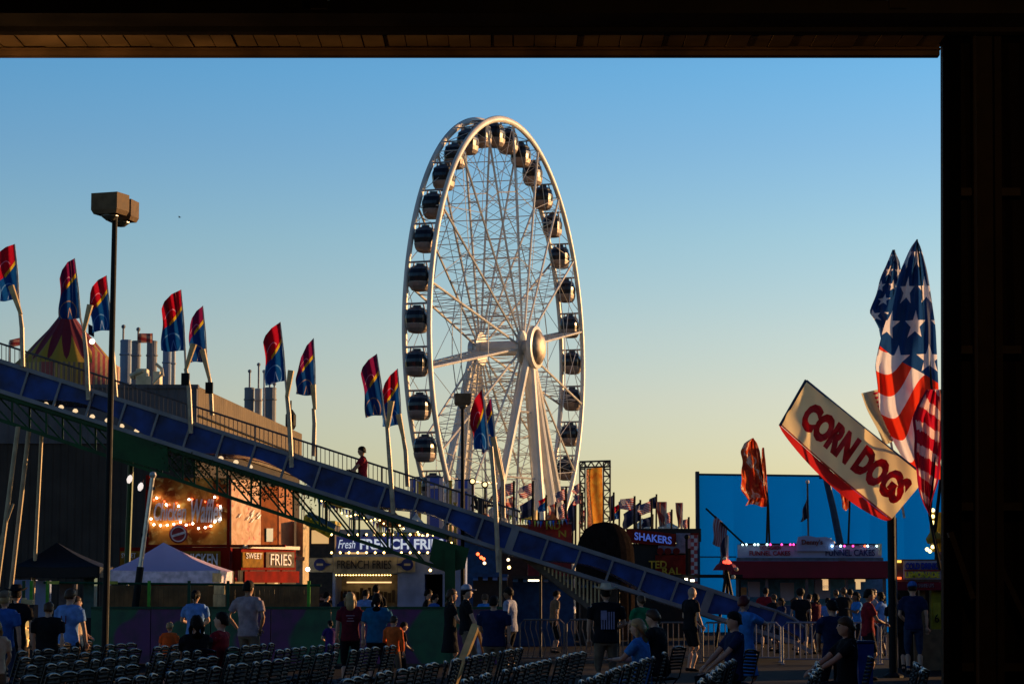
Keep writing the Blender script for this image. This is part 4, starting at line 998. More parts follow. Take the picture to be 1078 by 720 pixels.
for y in (486, 492): mb.tube(P(610, y, BT), P(643, y-1, BT), .04, 5); mb.tube(P(610, y, BT+.5), P(643, y-1, BT+.5), .04, 5)
for i in range(8): x = 610+4.1*i; mb.tube(P(x, 486 if i % 2 else 492, BT), P(x+4.1, 492 if i % 2 else 486, BT), .03, 4)
mb.build('truss_beam', truss_m, t)

# dark dome
t = thing('dark_dome', 'dark half round canvas dome behind the middle of the slide', 'dome', P(637, 620, 82)); dd = mat('dome_canvas', (.012, .009, .008), .9, spec=0)
c = P(637, 590, 84); r_ = (P(668, 590, 84).x-c.x); zt_ = P(637, 549, 84).z
MB().lathe((c.x, 84, 0), [(r_, 0), (r_, P(0, 588, 84).z), (r_*.97, P(0, 577, 84).z), (r_*.86, P(0, 566, 84).z), (r_*.66, P(0, 556.5, 84).z), (r_*.38, P(0, 551, 84).z), (.02, zt_)], 24).build('canvas', dd, t)

# shakers stand
SH = 88.0
t = thing('shakers_stand', 'dark drinks stand with a blue lettered red roof sign and yellow lettering below', 'food stall', P(690, 620, SH))
dred = mat('dark_red_board', (.15, .012, .008), .5, spec=.05); vdark = mat('stall_dark', (.012, .010, .009), .6)
gbox('body', 664, 572, 728, SH+.1, 3, vdark, t); MB().slab([P(659, 556, SH-.1), P(712, 562, SH-.1), P(711, 575, SH-.1), P(661, 571, SH-.1)], .12).build('roof_sign', dred, t)
c = P(687.5, 566.3, SH-.24); rv = P(706.5, 569, SH)-P(667.5, 564, SH)
lettering('SHAKERS', c, .35, emit('letter_blue', (.10, .2, .9), .22, (.2, .25, .6)), t, right=rv, width=rv.length, height=P(0, 561.5, SH).z-P(0, 569.5, SH).z, bold=.02, depth=.05)
MB().box((P(663, 556, SH+.2).x, SH+.2, P(0, 570, SH).z), (P(738, 556, SH+.2).x, SH+2, P(0, 556, SH).z)).build('roof', vdark, t)
fb('lower_board', 690, 584, 722, 606, SH-.05, .1, dred, t); fb('white_panel', 693, 574, 722, 582, SH-.05, .1, mat('panel_grey_blue', (.17, .16, .22), .5), t)
fb('white_panel', 712, 561, 735, 577, SH-.02, .05, mat('panel_grey_blue', (.17, .16, .22)), t)
ylw = mat('letter_yellow', (.42, .26, .02), .5)
sign(t, 'TED', 683, 590, 702, 598, SH-.06, ylw, bold=.02); sign(t, 'RAL', 697, 597, 717, 605, SH-.06, ylw, bold=.02)
mb = MB()
for x in (695, 703, 712): mb.lathe(P(x, 580, SH-.1), [(.13, 0), (.13, .03)], 12, axis=(0, -1, 0))
mb.build('red_emblem', dred, t)
t2 = thing('checkered_post', 'red and white checkered column beside the blue wall', 'post', P(731, 620, SH-.5))
m, nt_, b = newmat('checker'); s = nt_.nodes.new('ShaderNodeSeparateXYZ'); nt_.links.new(objc(nt_), s.inputs[0]); q = ((V(nt_, s.outputs[0])*7).fl()+(V(nt_, s.outputs[2])*7).fl()).mod(2.0); nt_.links.new(mixc(nt_, q, (.42, .38, .42), (.30, .012, .02)), b.inputs['Base Color'])
gbox('column', 728, 563, 734.5, SH-.5, .25, m, t2); fb('cap', 727, 561, 735.5, 562.8, SH-.55, .35, dred, t2)
t2 = thing('tent_post', 'black post between the shakers stand and the checkered column', 'post', P(723, 620, SH-.8)); gbox('post', 722, 566, 724.5, SH-.8, .1, black_m, t2); MB().ball(P(723, 565, SH-.75), .1, 8).build('finial', black_m, t2)

# lattice bar with floodlights and the red lit machine in front of it
t = thing('floodlight_bar', 'black horizontal bar with two bright floodlights above the slide foot', 'light bar', P(720, 620, 78))
MB().box((P(655, 606, 78).x, 78, P(0, 608, 78).z), (P(782, 606, 78).x, 78.12, P(0, 604.5, 78).z)).build('bar', black_m, t)
for px in (662, 778): gbox('upright', px, 607, px+2, 78, .1, black_m, t)
for (px, py, w_) in ((722.5, 609.5, 3), (729, 610.8, 4)): fb('floodlight', px-w_/2, py-1.2, px+w_/2, py+1.2, 77.85, .14, emit('flood', (1, .88, .62), 3.0), t)
t = thing('light_tripod', 'tripod with a red lamp and gathered flag before the blue wall', 'tripod', P(768, 640, 74))
mb = MB(); top = P(765, 600, 74)
for (px, dy) in ((753, -.3), (781, -.3), (768, 1.0)): q = P(px, 640, 74+dy); q.z = 0; mb.tube(top, q, .05, 6)
mb.build('legs', black_m, t); MB().ball(P(765, 594, 73.9), .16, 10).build('red_lamp', emit('red_lamp', (1, .06, .03), 2.5), t)
mb = MB(); mb.lathe(P(764, 600, 74), [(.42, 0), (.3, .16), (.1, .3)], 10); mb.build('hood', mat('circus_red', (.20, .01, .015)), t)
for (px, py) in ((770, 597), (772, 607), (763, 588), (775, 599)): MB().ball(P(px, py, 73.8), .07, 7).build('bulb', mat('cream_glass', (.5, .42, .28), .3), t)
MB().path([P(765, 592, 74), P(766, 575, 74), P(766.5, 564, 74)], [.05, .03, .02], 6).build('mast', mast_m, t)
MB().grid(cloth(((760, 568), (766, 562), (766.5, 588), (757, 592)), 74.1, amp=.1, waves=1.5), 8, 10).build('gathered_flag', flagmat('flag_dark', 'dark'), t, smooth=True)

# ------------------------------------------------------------------ blue wall
bw = thing('blue_wall', 'tall flat blue wall behind the funnel cake stand', 'wall', P(860, 620, 100)); bwm = translu('wall_blue', (.002, .17, .50), .5, (.0, .17, .85))
zt_ = P(740, 500, 100).z; a = P(737, 600, 100).x; b_ = P(1060, 600, 100).x; n = 9
def bwf(i): return lambda u, v: Vector((a+(b_-a)*(i+u)/n, 100+.03*math.sin(math.pi*u)*math.sin(math.pi*v), P(740, 500+(i+u)*.5, 100).z*v))
for i in range(n): MB().grid(bwf(i), 6, 6).build('panel', bwm, bw, smooth=True)
MB().box((a-.15, 99.85, 0), (a-.01, 100.35, zt_+.15)).build('end_post', mat('post_navy', (.006, .02, .05), .5), bw)
MB().bar((a, 99.97, zt_+.03), (b_, 99.97, P(740, 504, 100).z+.03), .08, .08).build('coping', mat('post_navy', (.006, .02, .05)), bw)
MB().bar((a, 99.97, P(740, 586, 100).z), (P(775, 586, 100).x, 99.97, P(740, 586, 100).z), .03, .05).build('rail', mat('post_navy', (.006, .02, .05)), bw)

# festoon crane arm
t = thing('crane_arm', 'dark curved arm leaning over the blue wall', 'crane', P(890, 620, 97)); cm = mat('arm_navy', (.01, .03, .07), .5)
pts = [P(889, 600, 97), P(884, 570, 97), P(877, 535, 97), P(870, 505, 97), P(867, 494, 97), P(869, 487, 97), P(874, 483, 97)]
MB().path([Vector((pts[0].x, 97, 0))]+pts, [.16, .16, .15, .14, .13, .13, .11, .08], 8).build('arm', cm, t)
mb = MB()
for i in range(7): mb.lathe(P(867.5+i*.3, 504-i*2.4, 97), [(.2, 0), (.2, .08)], 8, axis=(0, 0, 1))
mb.tube(P(862, 487, 97), P(874, 485, 97), .03, 5); mb.build('collar', black_m, t)

# ------------------------------------------------------------------ funnel cake stand
FC = 80.0
fc = thing('funnel_cake_stand', 'red and pale funnel cake stand with coloured bulbs along its roof sign', 'food stall', P(850, 620, FC))
bd = mat('fc_board', (.26, .27, .42), .5, 0, .15, 1); fcr = mat('fc_red', (.15, .004, .014), .5, 0, .2, 1); mar = mat('letter_maroon', (.20, .008, .02), .5); nvy = mat('letter_navy', (.012, .015, .08), .5)
fb('roof_sign', 777, 573, 928, 586.5, FC-.1, .2, bd, fc); fb('sign_base', 776, 586.7, 930, 590, FC-.12, .3, mat('fc_trim', (.06, .07, .10), .5), fc)
sign(fc, 'OLD FASHION', 800, 574.4, 822, 578.2, FC-.12, mar); sign(fc, 'FUNNEL CAKES', 789, 579.5, 832, 584.5, FC-.12, mar, bold=.02); sign(fc, 'FUNNEL CAKES', 869, 578, 921, 585, FC-.12, nvy, bold=.02)
zc = P(0, 573.2, FC).z
pts = [P(838, 573.2, FC-.12), P(840, 565, FC-.12), P(849, 563.5, FC-.12), P(859, 565.5, FC-.12), P(869, 565.0, FC-.12), P(876, 568, FC-.12), P(878, 573.2, FC-.12), P(877, 580, FC-.12), P(838, 580, FC-.12)]
pts = [p-Vector((0, .14, 0)) for p in pts]
MB().slab(pts[::-1], .12).build('crest', bd, fc)
c = P(850, 572.5, FC-.2)
sign(fc, "Denny's", 844, 567.5, 866, 574.5, FC-.27, mat('letter_rust', (.16, .03, .02), .5), bold=.02)
fb('awning', 770, 590.2, 935, 608, FC-.6, .5, fcr, fc); MB().box((P(772, 590, FC).x, FC-.1, P(0, 609, FC).z), (P(934, 590, FC).x, FC+4, P(0, 590.3, FC).z)).build('roof', fcr, fc)
for px in (775, 806, 848, 890, 930): gbox('post', px, 608.3, px+3, FC-.3, .12, mat('fc_post', (.10, .07, .08), .5), fc)
gbox('rear_wall', 775, 600, 932, FC+4, .1, mat('fc_back', (.05, .18, .36), .6), fc); gbox('counter', 776, 637, 930, FC, .8, mat('fc_counter', (.03, .05, .12), .5), fc)
for (a, b_, c_, e, m_) in ((788, 612, 800, 628, bd), (822, 613, 836, 632, bd), (858, 610, 874, 630, bd), (866, 609, 872, 621, emit('shop_glow', (1, .65, .3), .5)), (901, 609, 911, 612, emit('shop_glow', (1, .65, .3), .5)), (902, 612, 906, 620, emit('shop_glow', (1, .65, .3), .5)), (780, 618, 786, 630, mat('kraft', (.35, .18, .07), .6))): fb('fitting', a, b_, c_, e, FC+2.5, .25, m_, fc)
k = [(782, 'w'), (785.5, 'w'), (794.5, 'w'), (798, 'w'), (807.5, 'w'), (811, 'p'), (823, 'p'), (832, 'p'), (835.5, 'p'), (876, 'b'), (885, 'b'), (889, 'p'), (898, 'p'), (910.5, 'r'), (913.5, 'b'), (923, 'w')]
for ch, m_ in (('w', emit('bulb_cyan', (.65, 1, .95), 3.5)), ('p', bulb_p), ('b', bulb_b), ('r', bulb_r)):
    bulbs(fc, [(x, 573 if x < 840 else 574.5) for x, q in k if q == ch], FC-.32, m_, .038)
MB().bar(P(779, 572.4, FC-.2), P(928, 572.9, FC-.2), .05, .05).build('bulb_rail', black_m, fc)
MB().tube(P(926.5, 572, FC-.3), P(926.5, 584, FC-.3), .06, 6).build('side_lamp', mat('mast_pale', (.5, .42, .3), .4), fc); 
for p in ((873.5, 568), (877, 571)): MB().ball(P(*p, FC-.2), .07, 6).build('crest_lamp', mat('cream_glass', (.5, .42, .28)), fc)
t = thing('dark_pennant', 'drooping dark flag on a thin pole above the funnel cake crest', 'flag', P(850, 566, FC+.3)); MB().tube(P(850, 508, FC+.3), P(851, 567, FC+.3), .035, 6).build('pole', mat('pole_grey_dark', (.03, .03, .04), .4), t); MB().ball(P(850, 507, FC+.3), .07, 6).build('finial', mast_m, t)
MB().grid(cloth(((847.5, 529), (850.5, 521), (852, 545), (842.5, 549)), FC+.3, amp=.12, waves=1.6), 8, 10).build('cloth', flagmat('flag_dark', 'dark'), t, smooth=True)
# thin slanted pole with hanging striped flag
t = thing('slanted_flag', 'red and white striped flag hanging from a slanted pole before the blue wall', 'flag', P(780, 590, 78)); MB().tube(P(743, 535, 78), P(785, 574, 78), .035, 6).build('pole', black_m, t)
m, nt_, b = newmat('old_stripes'); u, v = uvs(nt_); nt_.links.new(mixc(nt_, (u*6).fr().lt(.5), (.17, .012, .03), (.22, .17, .22)), b.inputs['Base Color'])
MB().grid(cloth(((752, 542), (766, 554.5), (763, 578), (750, 572)), 78, amp=.08, waves=1.2), 10, 10).build('cloth', m, t, smooth=True)
# orange feather flags on the funnel cake roof
def upright_feather(outline, d, kind, label, foot, amp=.14, ph=0, grp='orange swirled feather flags'):
    "outline: list of (y, xleft, xright) from top to bottom"
    t = thing('feather_flag', label, 'flag', P(foot[0], foot[1], d), grp)
    def fn(u, v):
        y = outline[0][0]+(outline[-1][0]-outline[0][0])*(1-v)
        for (y0, l0, r0), (y1, l1, r1) in zip(outline, outline[1:]):
            if y0 <= y <= y1+1e-6: f = (y-y0)/(y1-y0); l = l0+(l1-l0)*f; r = r0+(r1-r0)*f; break
        l += 1.1*math.sin(9*v+ph*2)*(1-v)+.6*math.sin(21*v+ph); y += 1.5*math.sin(6*u+ph)*(1-v)
        return P(l+(r-l)*u, y, d+amp*(math.sin(u*8+v*4+ph)*(1.15-u)+.5*math.sin(u*17-v*5+ph)+.22*math.sin(u*31+v*7)))
    MB().grid(fn, 30, 34).build('cloth', flagmat('flag_'+kind, kind), t, smooth=True)
    MB().path([P(foot[0], foot[1], d+.05), P(outline[-1][2]+.3, outline[-1][0], d+.03), P(outline[0][2], outline[0][0], d)], [.04, .035, .015], 6).build('pole', black_m, t)
upright_feather([(461, 792, 793), (466, 783, 797), (475, 780, 800), (490, 781, 802), (515, 781, 806), (525, 786, 808)], FC+.2, 'orange', 'orange red swirled feather flag left of its twin, tip catching the sky', (807, 574), ph=1)
upright_feather([(471, 803, 804), (485, 800, 806), (505, 801, 807.5), (532, 785, 808.5)], FC+.35, 'orange', 'narrow orange red feather flag just behind the wider one above the blue wall', (810, 574), ph=3)
upright_feather([(482, 872, 896), (495, 877, 896), (515, 884, 895.5), (536, 888, 894)], FC+.5, 'orange', 'orange feather flag half hidden under the corn dogs banner', (893, 574), ph=5)

# ------------------------------------------------------------------ corn dogs pole, banner and big flags
CD = 47.0
t = thing('light_pole', 'thick black pole rising to the lower tip of the corn dogs banner', 'pole', (GX(939, CD+.5), CD+.5, 0))
q = P(938, 520, CD+.5); MB().tube((GX(939, CD+.5), CD+.5, 0), q, .085, 12).build('shaft', black_m, t); MB().lathe((GX(939, CD+.5), CD+.5, 0), [(.2, 0), (.2, .04), (.1, .1)], 12).build('base', black_m, t)
MB().tube((GX(943, CD+.5), CD+.55, 0), P(943.2, 545, CD+.55), .02, 6).build('conduit', mat('conduit_grey', (.25, .25, .3), .4, .5), t)
t = thing('corn_dogs_banner', 'long slanting cream banner with red CORN DOGS letters and a red hem', 'banner', P(938, 547, CD))
TLc, TRc, BRc, BLc = (848.5, 401), (975, 503), (938, 547), (821, 447)
def cd(u, v, off=0):
    x = (BLc[0]*(1-u)+BRc[0]*u)*(1-v)+(TLc[0]*(1-u)+TRc[0]*u)*v; y = (BLc[1]*(1-u)+BRc[1]*u)*(1-v)+(TLc[1]*(1-u)+TRc[1]*u)*v
    dy = .12*math.sin(u*7+v*1.5)*(.4+.6*v) + .035*math.sin(u*17-v*6) + .012*math.sin(u*31+v*13)
    return P(x, y+2.2*math.sin(u*math.pi)*(1-v), CD+dy+off)
MB().grid(cd, 60, 18).build('cloth', flagmat('flag_cream', 'cream'), t, smooth=True)
redl = mat('letter_red_cloth', (.72, .02, .02), .6, 0, .25, 4)
word = 'CORN DOGS'; tm = text_mb(word, (0, 0, 0), 1, width=1, height=1, depth=.001, bold=.075)
# letters printed on the cloth: each vertex laid on the waving surface
mb = MB()
import bmesh
bm = bmesh.new(); vs = [bm.verts.new(v) for v in tm.v]
for f in tm.f:
    try: bm.faces.new([vs[i] for i in f])
    except ValueError: pass
bmesh.ops.remove_doubles(bm, verts=bm.verts, dist=1e-5)
bmesh.ops.triangulate(bm, faces=bm.faces)
bmesh.ops.subdivide_edges(bm, edges=[e for e in bm.edges if e.calc_length() > .03], cuts=2); bm.verts.ensure_lookup_table(); bm.verts.index_update()
for v in bm.verts:
    u = .10+(v.co.x+.5)*.86; w_ = .24+(v.co.z+.5)*.56; mb.pt(cd(u, w_, -.014))
for f in bm.faces: mb.face([v.index for v in f.verts])
bm.free(); mb.build('lettering', redl, t)
mb = MB(); mb.grid(lambda u, v: (lambda p: p+Vector((0, .05+.12*(1-v), 0)))(P(*(lambda a, b_: (a[0]*(v)+b_[0]*(1-v), a[1]*v+b_[1]*(1-v)))((821+117*u, 447+100*u+2.0*math.sin(u*math.pi)), (821+117*u, 447+100*u+2*math.sin(u*math.pi)+15*math.sin(math.pi*u)**.6)), CD+.1*math.sin(u*12))), 40, 4); mb.build('hem', flagmat('flag_red', 'solidred'), t, smooth=True)
MB().path([P(821, 448, CD+.02), P(848.5, 400, CD+.02)], .03, 6).build('spar', mat('arm_navy', (.01, .03, .07)), t); MB().path([P(849, 400.5, CD+.04), P(912, 452, CD+.1), P(975, 502, CD+.04)], .022, 6).build('hem_cord', mat('spar_blue', (.02, .06, .15), .5), t)
# flags on the same cluster
upright_feather([(252, 964.5, 965.5), (262, 957, 970), (285, 948, 976), (310, 941, 980), (345, 930, 985), (385, 922, 987), (430, 925, 989), (470, 942, 990), (505, 962, 990)], CD+.9, 'starstripe', 'tall star spangled feather flag with broad stripes, beside the barn wall', (984, 560), amp=.26, grp='star spangled feather flags')
upright_feather([(263, 940, 941.5), (275, 934, 947), (300, 925, 951), (328, 915, 952), (345, 925, 953), (370, 934, 955)], CD+1.5, 'stars', 'second star flag peeking out left of the taller one', (955, 520), amp=.22, ph=2, grp='star spangled feather flags')
upright_feather([(410, 975, 990), (425, 966, 992), (440, 961, 993), (470, 962, 992), (505, 966, 988), (530, 972, 980), (542, 977, 978.5)], CD-.4, 'tiger', 'crimson and white streaked flag crumpled against the barn wall', (990, 600), amp=.2, ph=1, grp='streaked flag')
t = thing('cream_flag', 'cream flag with a red striped edge behind the corn dogs banner', 'flag', P(950, 520, CD+2)); MB().grid(cloth(((906, 414), (928, 409), (946, 462), (930, 468)), CD+1.9, amp=.15, waves=1.3), 12, 14).build('cloth', flagmat('flag_creamstripe', 'creamstripe'), t, smooth=True); MB().tube(P(928, 409, CD+1.95), P(952, 545, CD+1.95), .025, 6).build('pole', mast_m, t)

# ------------------------------------------------------------------ drinks stand at the right
DK = 52.0
dk = thing('drinks_stand', 'small cold drinks stand with amber corner lamps beside the barn wall', 'food stall', P(968, 640, DK))
fb('sign_case', 944, 588.5, 1000, 612, DK, .5, mat('case_brown', (.10, .05, .04), .5), dk); fb('sign_face', 951, 590, 1000, 609.5, DK-.03, .03, mat('sign_face_pale', (.30, .28, .34), .4), dk)
sign(dk, 'COLD DRINKS', 953, 592, 989, 599, DK-.04, mat('letter_blue2', (.01, .03, .28), .4), bold=.04); sign(dk, 'LEMONADE', 953, 601.5, 989, 608, DK-.04, mat('letter_lime', (.55, .52, .03), .4), bold=.04)
MB().bar(P(952, 600.3, DK-.045), P(990, 600.3, DK-.045), .02, .03).build('sign_line', mat('letter_maroon', (.09, .006, .02)), dk)
fb('amber_lamp', 942.5, 589.5, 949, 592, DK-.1, .1, emit('amber_lamp', (1, .6, .1), 1.3), dk); fb('amber_lamp', 942.5, 607, 949, 609.5, DK-.1, .1, emit('orange_lamp', (1, .15, .03), 1.3), dk)
fb('awning', 943, 612.5, 1000, 621, DK-.4, .45, fcr, dk); sign(dk, 'LEMON SHAKE UPS', 955, 614, 983, 618, DK-.42, mat('letter_grey', (.2, .16, .2), .5))
gbox('post', 968, 621, 974, DK, .2, mat('stock_brown', (.16, .10, .05)), dk); gbox('side_panel', 980.5, 621, 1000, DK-.1, .3, mat('poster_yellow', (.22, .19, .01), .5), dk); gbox('rear_wall', 945, 612, 1000, DK+1.4, .1, vdark, dk); MB().box((P(1000, 620, DK).x+.01, DK, 0), (15, DK+1.5, 3.0)).build('body', fcr, dk)  # long body past the wall is unseen, added to shade the right group
fb('price_disc', 983, 634, 990, 652, DK-.13, .02, mat('poster_yellow2', (.30, .26, .02), .5), dk); sign(dk, '6', 984, 646, 988.5, 655, DK-.16, black_m)
MB().box((P(960, 640, DK).x, DK-.2, 0), (P(1000, 640, DK).x, DK-.12, P(0, 662, DK).z)).build('counter', mat('stock_brown', (.16, .10, .05)), dk)
t = thing('bulb_lit_sign', 'tall yellow sign edge studded with bulbs above the drinks stand', 'sign', P(984, 585, DK+.2)); MB().box((P(976, 0, DK).x, DK+.6, P(0, 580, DK).z), (P(991, 0, DK).x, DK+.9, P(0, 538, DK).z)).build('case', mat('poster_gold', (.26, .17, .01), .5), t)
bulbs(t, [(982, 537+i*6.4) for i in range(7)]+[(976, 578), (979, 580)], DK+.5, emit('bulb_gold', (1, .75, .25), 3), .045); MB().tube(P(986, 580, DK+.7), P(986, 600, DK+.7), .05, 6).build('stem', black_m, t); MB().lathe(P(984, 572, DK+.4), [(.16, 0), (.2, .1), (.1, .25)], 8).build('ornament', mat('poster_gold', (.26, .17, .01)), t)
MB().box((P(981, 0, DK).x, DK+.5, P(0, 589, DK).z), (P(991, 0, DK).x, DK+.7, P(0, 583, DK).z)).build('base_box', mat('stock_brown', (.16, .10, .05)), t)

# ------------------------------------------------------------------ pale pipe barriers
pb = mat('barrier_white', (.22, .22, .26), .45, 0, .15, 3); pb2 = mat('barrier_rust', (.16, .12, .10), .45, 0, .3, 3)
def pipe_barrier(px0, px1, d, m, label, curved=False, top=655):
    t = thing('pipe_barrier', label, 'barrier', (GX((px0+px1)/2, d), d, 0), 'pipe barriers in front of the stalls'); a, b_ = GX(px0, d)+.03, GX(px1, d)-.03; zt_ = P(0, top, d).z; z0 = .12; r = .022
    MB().path([(a, d, 0), (a, d, zt_-.1), (a+.1, d, zt_), (b_-.1, d, zt_), (b_, d, zt_-.1), (b_, d, 0)], r, 8).build('frame', m, t)
    MB().tube((a, d, z0), (b_, d, z0), r*.8, 6).build('lower_rail', m, t)
    n = max(3, int((b_-a)/.125))
    mb = MB()
    for i in range(1, n):
        x = a+(b_-a)*i/n
        if curved: mb.path([(x, d, zt_), (x-.02, d, zt_*.8), (x+.05, d, zt_*.55), (x+.09, d, zt_*.35), (x+.03, d, z0)], .014, 5)
        else: mb.tube((x, d, zt_), (x, d, z0), .015, 5)
    o = mb.build('bars', m, t)
    for x in (a, b_): MB().box((x-.03, d-.22, 0), (x+.03, d+.22, .025)).build('foot', m, t)
wds = ['first', 'second', 'third', 'fourth', 'fifth', 'sixth', 'seventh', 'eighth']
xsb = [546, 595, 643]
for i in range(2): pipe_barrier(xsb[i], xsb[i+1], 57.0, pb2, wds[i]+' pipe barrier with bent rusty bars, counted from the left', True, 652)
xsb = [643, 690, 738, 788, 822, 880, 925, 962]
for i in range(7): pipe_barrier(xsb[i], xsb[i+1], 57.5 if i < 4 else 56.0, pb if i > 2 else pb2, 'straight barred pale barrier, %s of its run from the left' % wds[i], False, 655)

# ------------------------------------------------------------------ blue bin, leaning board, queue items
t = thing('blue_bin', 'square blue rubbish bin behind the seats at the right', 'bin', (GX(909, 43), 43, 0)); bb = mat('bin_blue', (.006, .022, .12), .45); c = GX(909, 43)
mb = MB(); mb.quadbox([(c-.12, 42.85, 0), (c+.12, 42.85, 0), (c+.12, 43.15, 0), (c-.12, 43.15, 0), (c-.15, 42.82, .76), (c+.15, 42.82, .76), (c+.15, 43.18, .76), (c-.15, 43.18, .76)]); mb.build('tub', bb, t)
MB().cham((c-.17, 42.80, .761), (c+.17, 43.20, .82), .02).build('rim', mat('bin_rim', (.004, .012, .05), .4), t)
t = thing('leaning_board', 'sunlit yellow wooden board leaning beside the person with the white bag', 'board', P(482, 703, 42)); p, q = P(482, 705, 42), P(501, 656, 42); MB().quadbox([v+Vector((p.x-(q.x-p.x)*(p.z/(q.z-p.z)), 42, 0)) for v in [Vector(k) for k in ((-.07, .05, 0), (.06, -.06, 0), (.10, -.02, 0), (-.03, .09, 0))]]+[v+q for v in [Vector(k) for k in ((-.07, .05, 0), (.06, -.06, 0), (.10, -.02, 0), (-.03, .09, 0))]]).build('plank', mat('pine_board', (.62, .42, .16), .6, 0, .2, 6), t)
p, q = P(512, 690, 42.2), P(502, 656, 42.05); MB().bar((p.x+.1, 42.3, 0), q, .05, .04).build('prop', mat('stock_brown', (.16, .10, .05)), t)

# stalls under and behind the slide, the far midway
def stall(x0, y0, x1, d, m_body, m_top, label, awn=5, dep=3, emis=None, cat='stall'):
    t = thing('midway_stall', label, cat, P((x0+x1)/2, 620, d)); gbox('body', x0, y0+awn, x1, d+.3, dep, m_body, t)
    fb('fascia', x0-.8, y0, x1+.8, y0+awn, d, dep+.3, m_top, t)
    mb = MB(); n = max(3, int((x1-x0)/5))
    for i in range(n):
        a = x0+(x1-x0)*i/n; b_ = x0+(x1-x0)*(i+1)/n; p0, p1 = P(a, y0+awn, d), P(b_, y0+awn, d); q0, q1 = P(a, y0+awn*2.1, d-.7), P(b_, y0+awn*2.1, d-.7)
        if i % 2 == 0: mb.slab([p0, p1, q1, q0], .02)
    mb.build('awning', m_top, t)
    if emis: 
        fb('lit_window', x0+(x1-x0)*.2, y0+awn*2.5, x0+(x1-x0)*.8, min(635, y0+awn*2.5+14), d+.25, .04, emis, t)
    return t
cols = dict(or_=mat('st_orange', (.42, .10, .02), .5), bl=mat('st_blue', (.02, .08, .40), .5), ye=mat('st_yellow', (.45, .33, .04), .5), wh=mat('st_white', (.5, .46, .42), .5), rd=mat('st_red', (.25, .015, .012), .5), dk=mat('st_dark', (.018, .016, .018), .6), gr=mat('st_green', (.03, .09, .03), .5), br=mat('st_brown', (.05, .03, .02), .6), nb=mat('st_navy', (.015, .05, .13), .6))
glow = emit('stall_glow', (1, .55, .2), .5)
stall(322, 548, 352, 92, cols['br'], cols['ye'], 'yellow topped stall behind the lattice left of the fries sign', 4, emis=glow)
stall(356, 557, 392, 95, cols['dk'], cols['wh'], 'pale roofed stall just above the fries sign', 5, emis=glow)
stall(395, 560, 436, 97, cols['br'], cols['ye'], 'amber fronted stall right above the fries lettering', 4)
stall(440, 574, 486, 93, cols['nb'], cols['gr'], 'dark green topped stall behind the slide bracket', 4)
stall(489, 560, 526, 90, cols['nb'], cols['dk'], 'navy stall directly behind the twin feather flag pole', 3)
stall(528, 552, 566, 108, cols['br'], cols['or_'], 'orange topped stall below the small striped flags', 6)
stall(566, 549, 598, 106, cols['br'], cols['rd'], 'low red stall between the wheel leg and the banner tower', 4)
t = stall(556, 547, 602, 98, cols['rd'], cols['dk'], 'dark red stall front with yellow lettering left of the dark dome', 2)
sign(t, 'ND', 575, 550, 590, 557, 97.9, ylw, bold=.02); sign(t, 'N', 588, 558, 596, 565, 97.9, ylw, bold=.02)
stall(498, 604, 534, 72, cols['dk'], cols['nb'], 'dark kiosk with a blue grey fascia under the slide', 3)
stall(540, 606, 604, 74, cols['nb'], cols['br'], 'blue fronted kiosk with one bright tube light under the slide', 3)
stall(612, 612, 650, 76, cols['br'], cols['dk'], 'brown kiosk behind the pale lower stairs', 3)
stall(655, 612, 735, 90, cols['dk'], cols['nb'], 'long dark stall below the floodlight bar', 3)
stall(255, 625, 352, 74, cols['dk'], cols['br'], 'dark low stall right of the waffle trailer', 3, dep=2)
t = thing('tube_light', 'short bright tube light under the slide beside the bent barriers', 'lamp', P(564, 611, 70)); fb('tube', 556, 609.8, 569, 611.6, 70, .06, emit('tube', (1, .8, .5), 3), t); MB().box((P(555, 0, 70).x, 70.01, P(0, 609.6, 70).z), (P(570, 0, 70).x, 70.1, P(0, 608.6, 70).z)).build('housing', black_m, t)
# blue and white striped tall booths above the slide
m, nt_, b = newmat('blue_white_stripe'); s = nt_.nodes.new('ShaderNodeSeparateXYZ'); nt_.links.new(objc(nt_), s.inputs[0]); q = (V(nt_, s.outputs[0])*1.25+.3).fr().lt(.45); nt_.links.new(mixc(nt_, q, (.03, .08, .42), (.45, .42, .45)), b.inputs['Base Color'])
for i, (a, y, b_, lb) in enumerate(((431, 505, 436.5, 'thin blue and white striped pylon left of its wider twins'), (438, 503, 442, 'thin blue pylon between the yellow post and the left striped pylon'), (449, 503, 466, 'wide blue and white striped pylon left of the lamp pole'), (479, 506, 499, 'blue and white striped pylon right behind the lamp pole'))):
    t = thing('striped_pylon', lb, 'pylon', P(a, 620, 112), 'blue and white striped pylons'); gbox('tower', a, y, b_, 112+i*.3, 1.2, m, t); fb('cap', a-.6, y-1.5, b_+.6, y-.1, 112+i*.3, 1.4, cols['nb'], t)
    fb('band', a+1, y+8, b_-1, y+11, 111.95+i*.3, .04, cols['wh'], t)
for i, (a, y) in enumerate(((441.5, 508), (474, 507), (479, 530))): t = thing('yellow_post', ['yellow post left of the wide striped pylon', 'yellow post between the two striped pylons', 'short yellow post by the slide rail'][i], 'post', P(a, 620, 111)); gbox('post', a-1.5, y, a+1.5, 111, .15, cols['ye'], t); fb('cap', a-2.2, y-1.5, a+2.2, y-.1, 110.9, .3, cols['ye'], t)
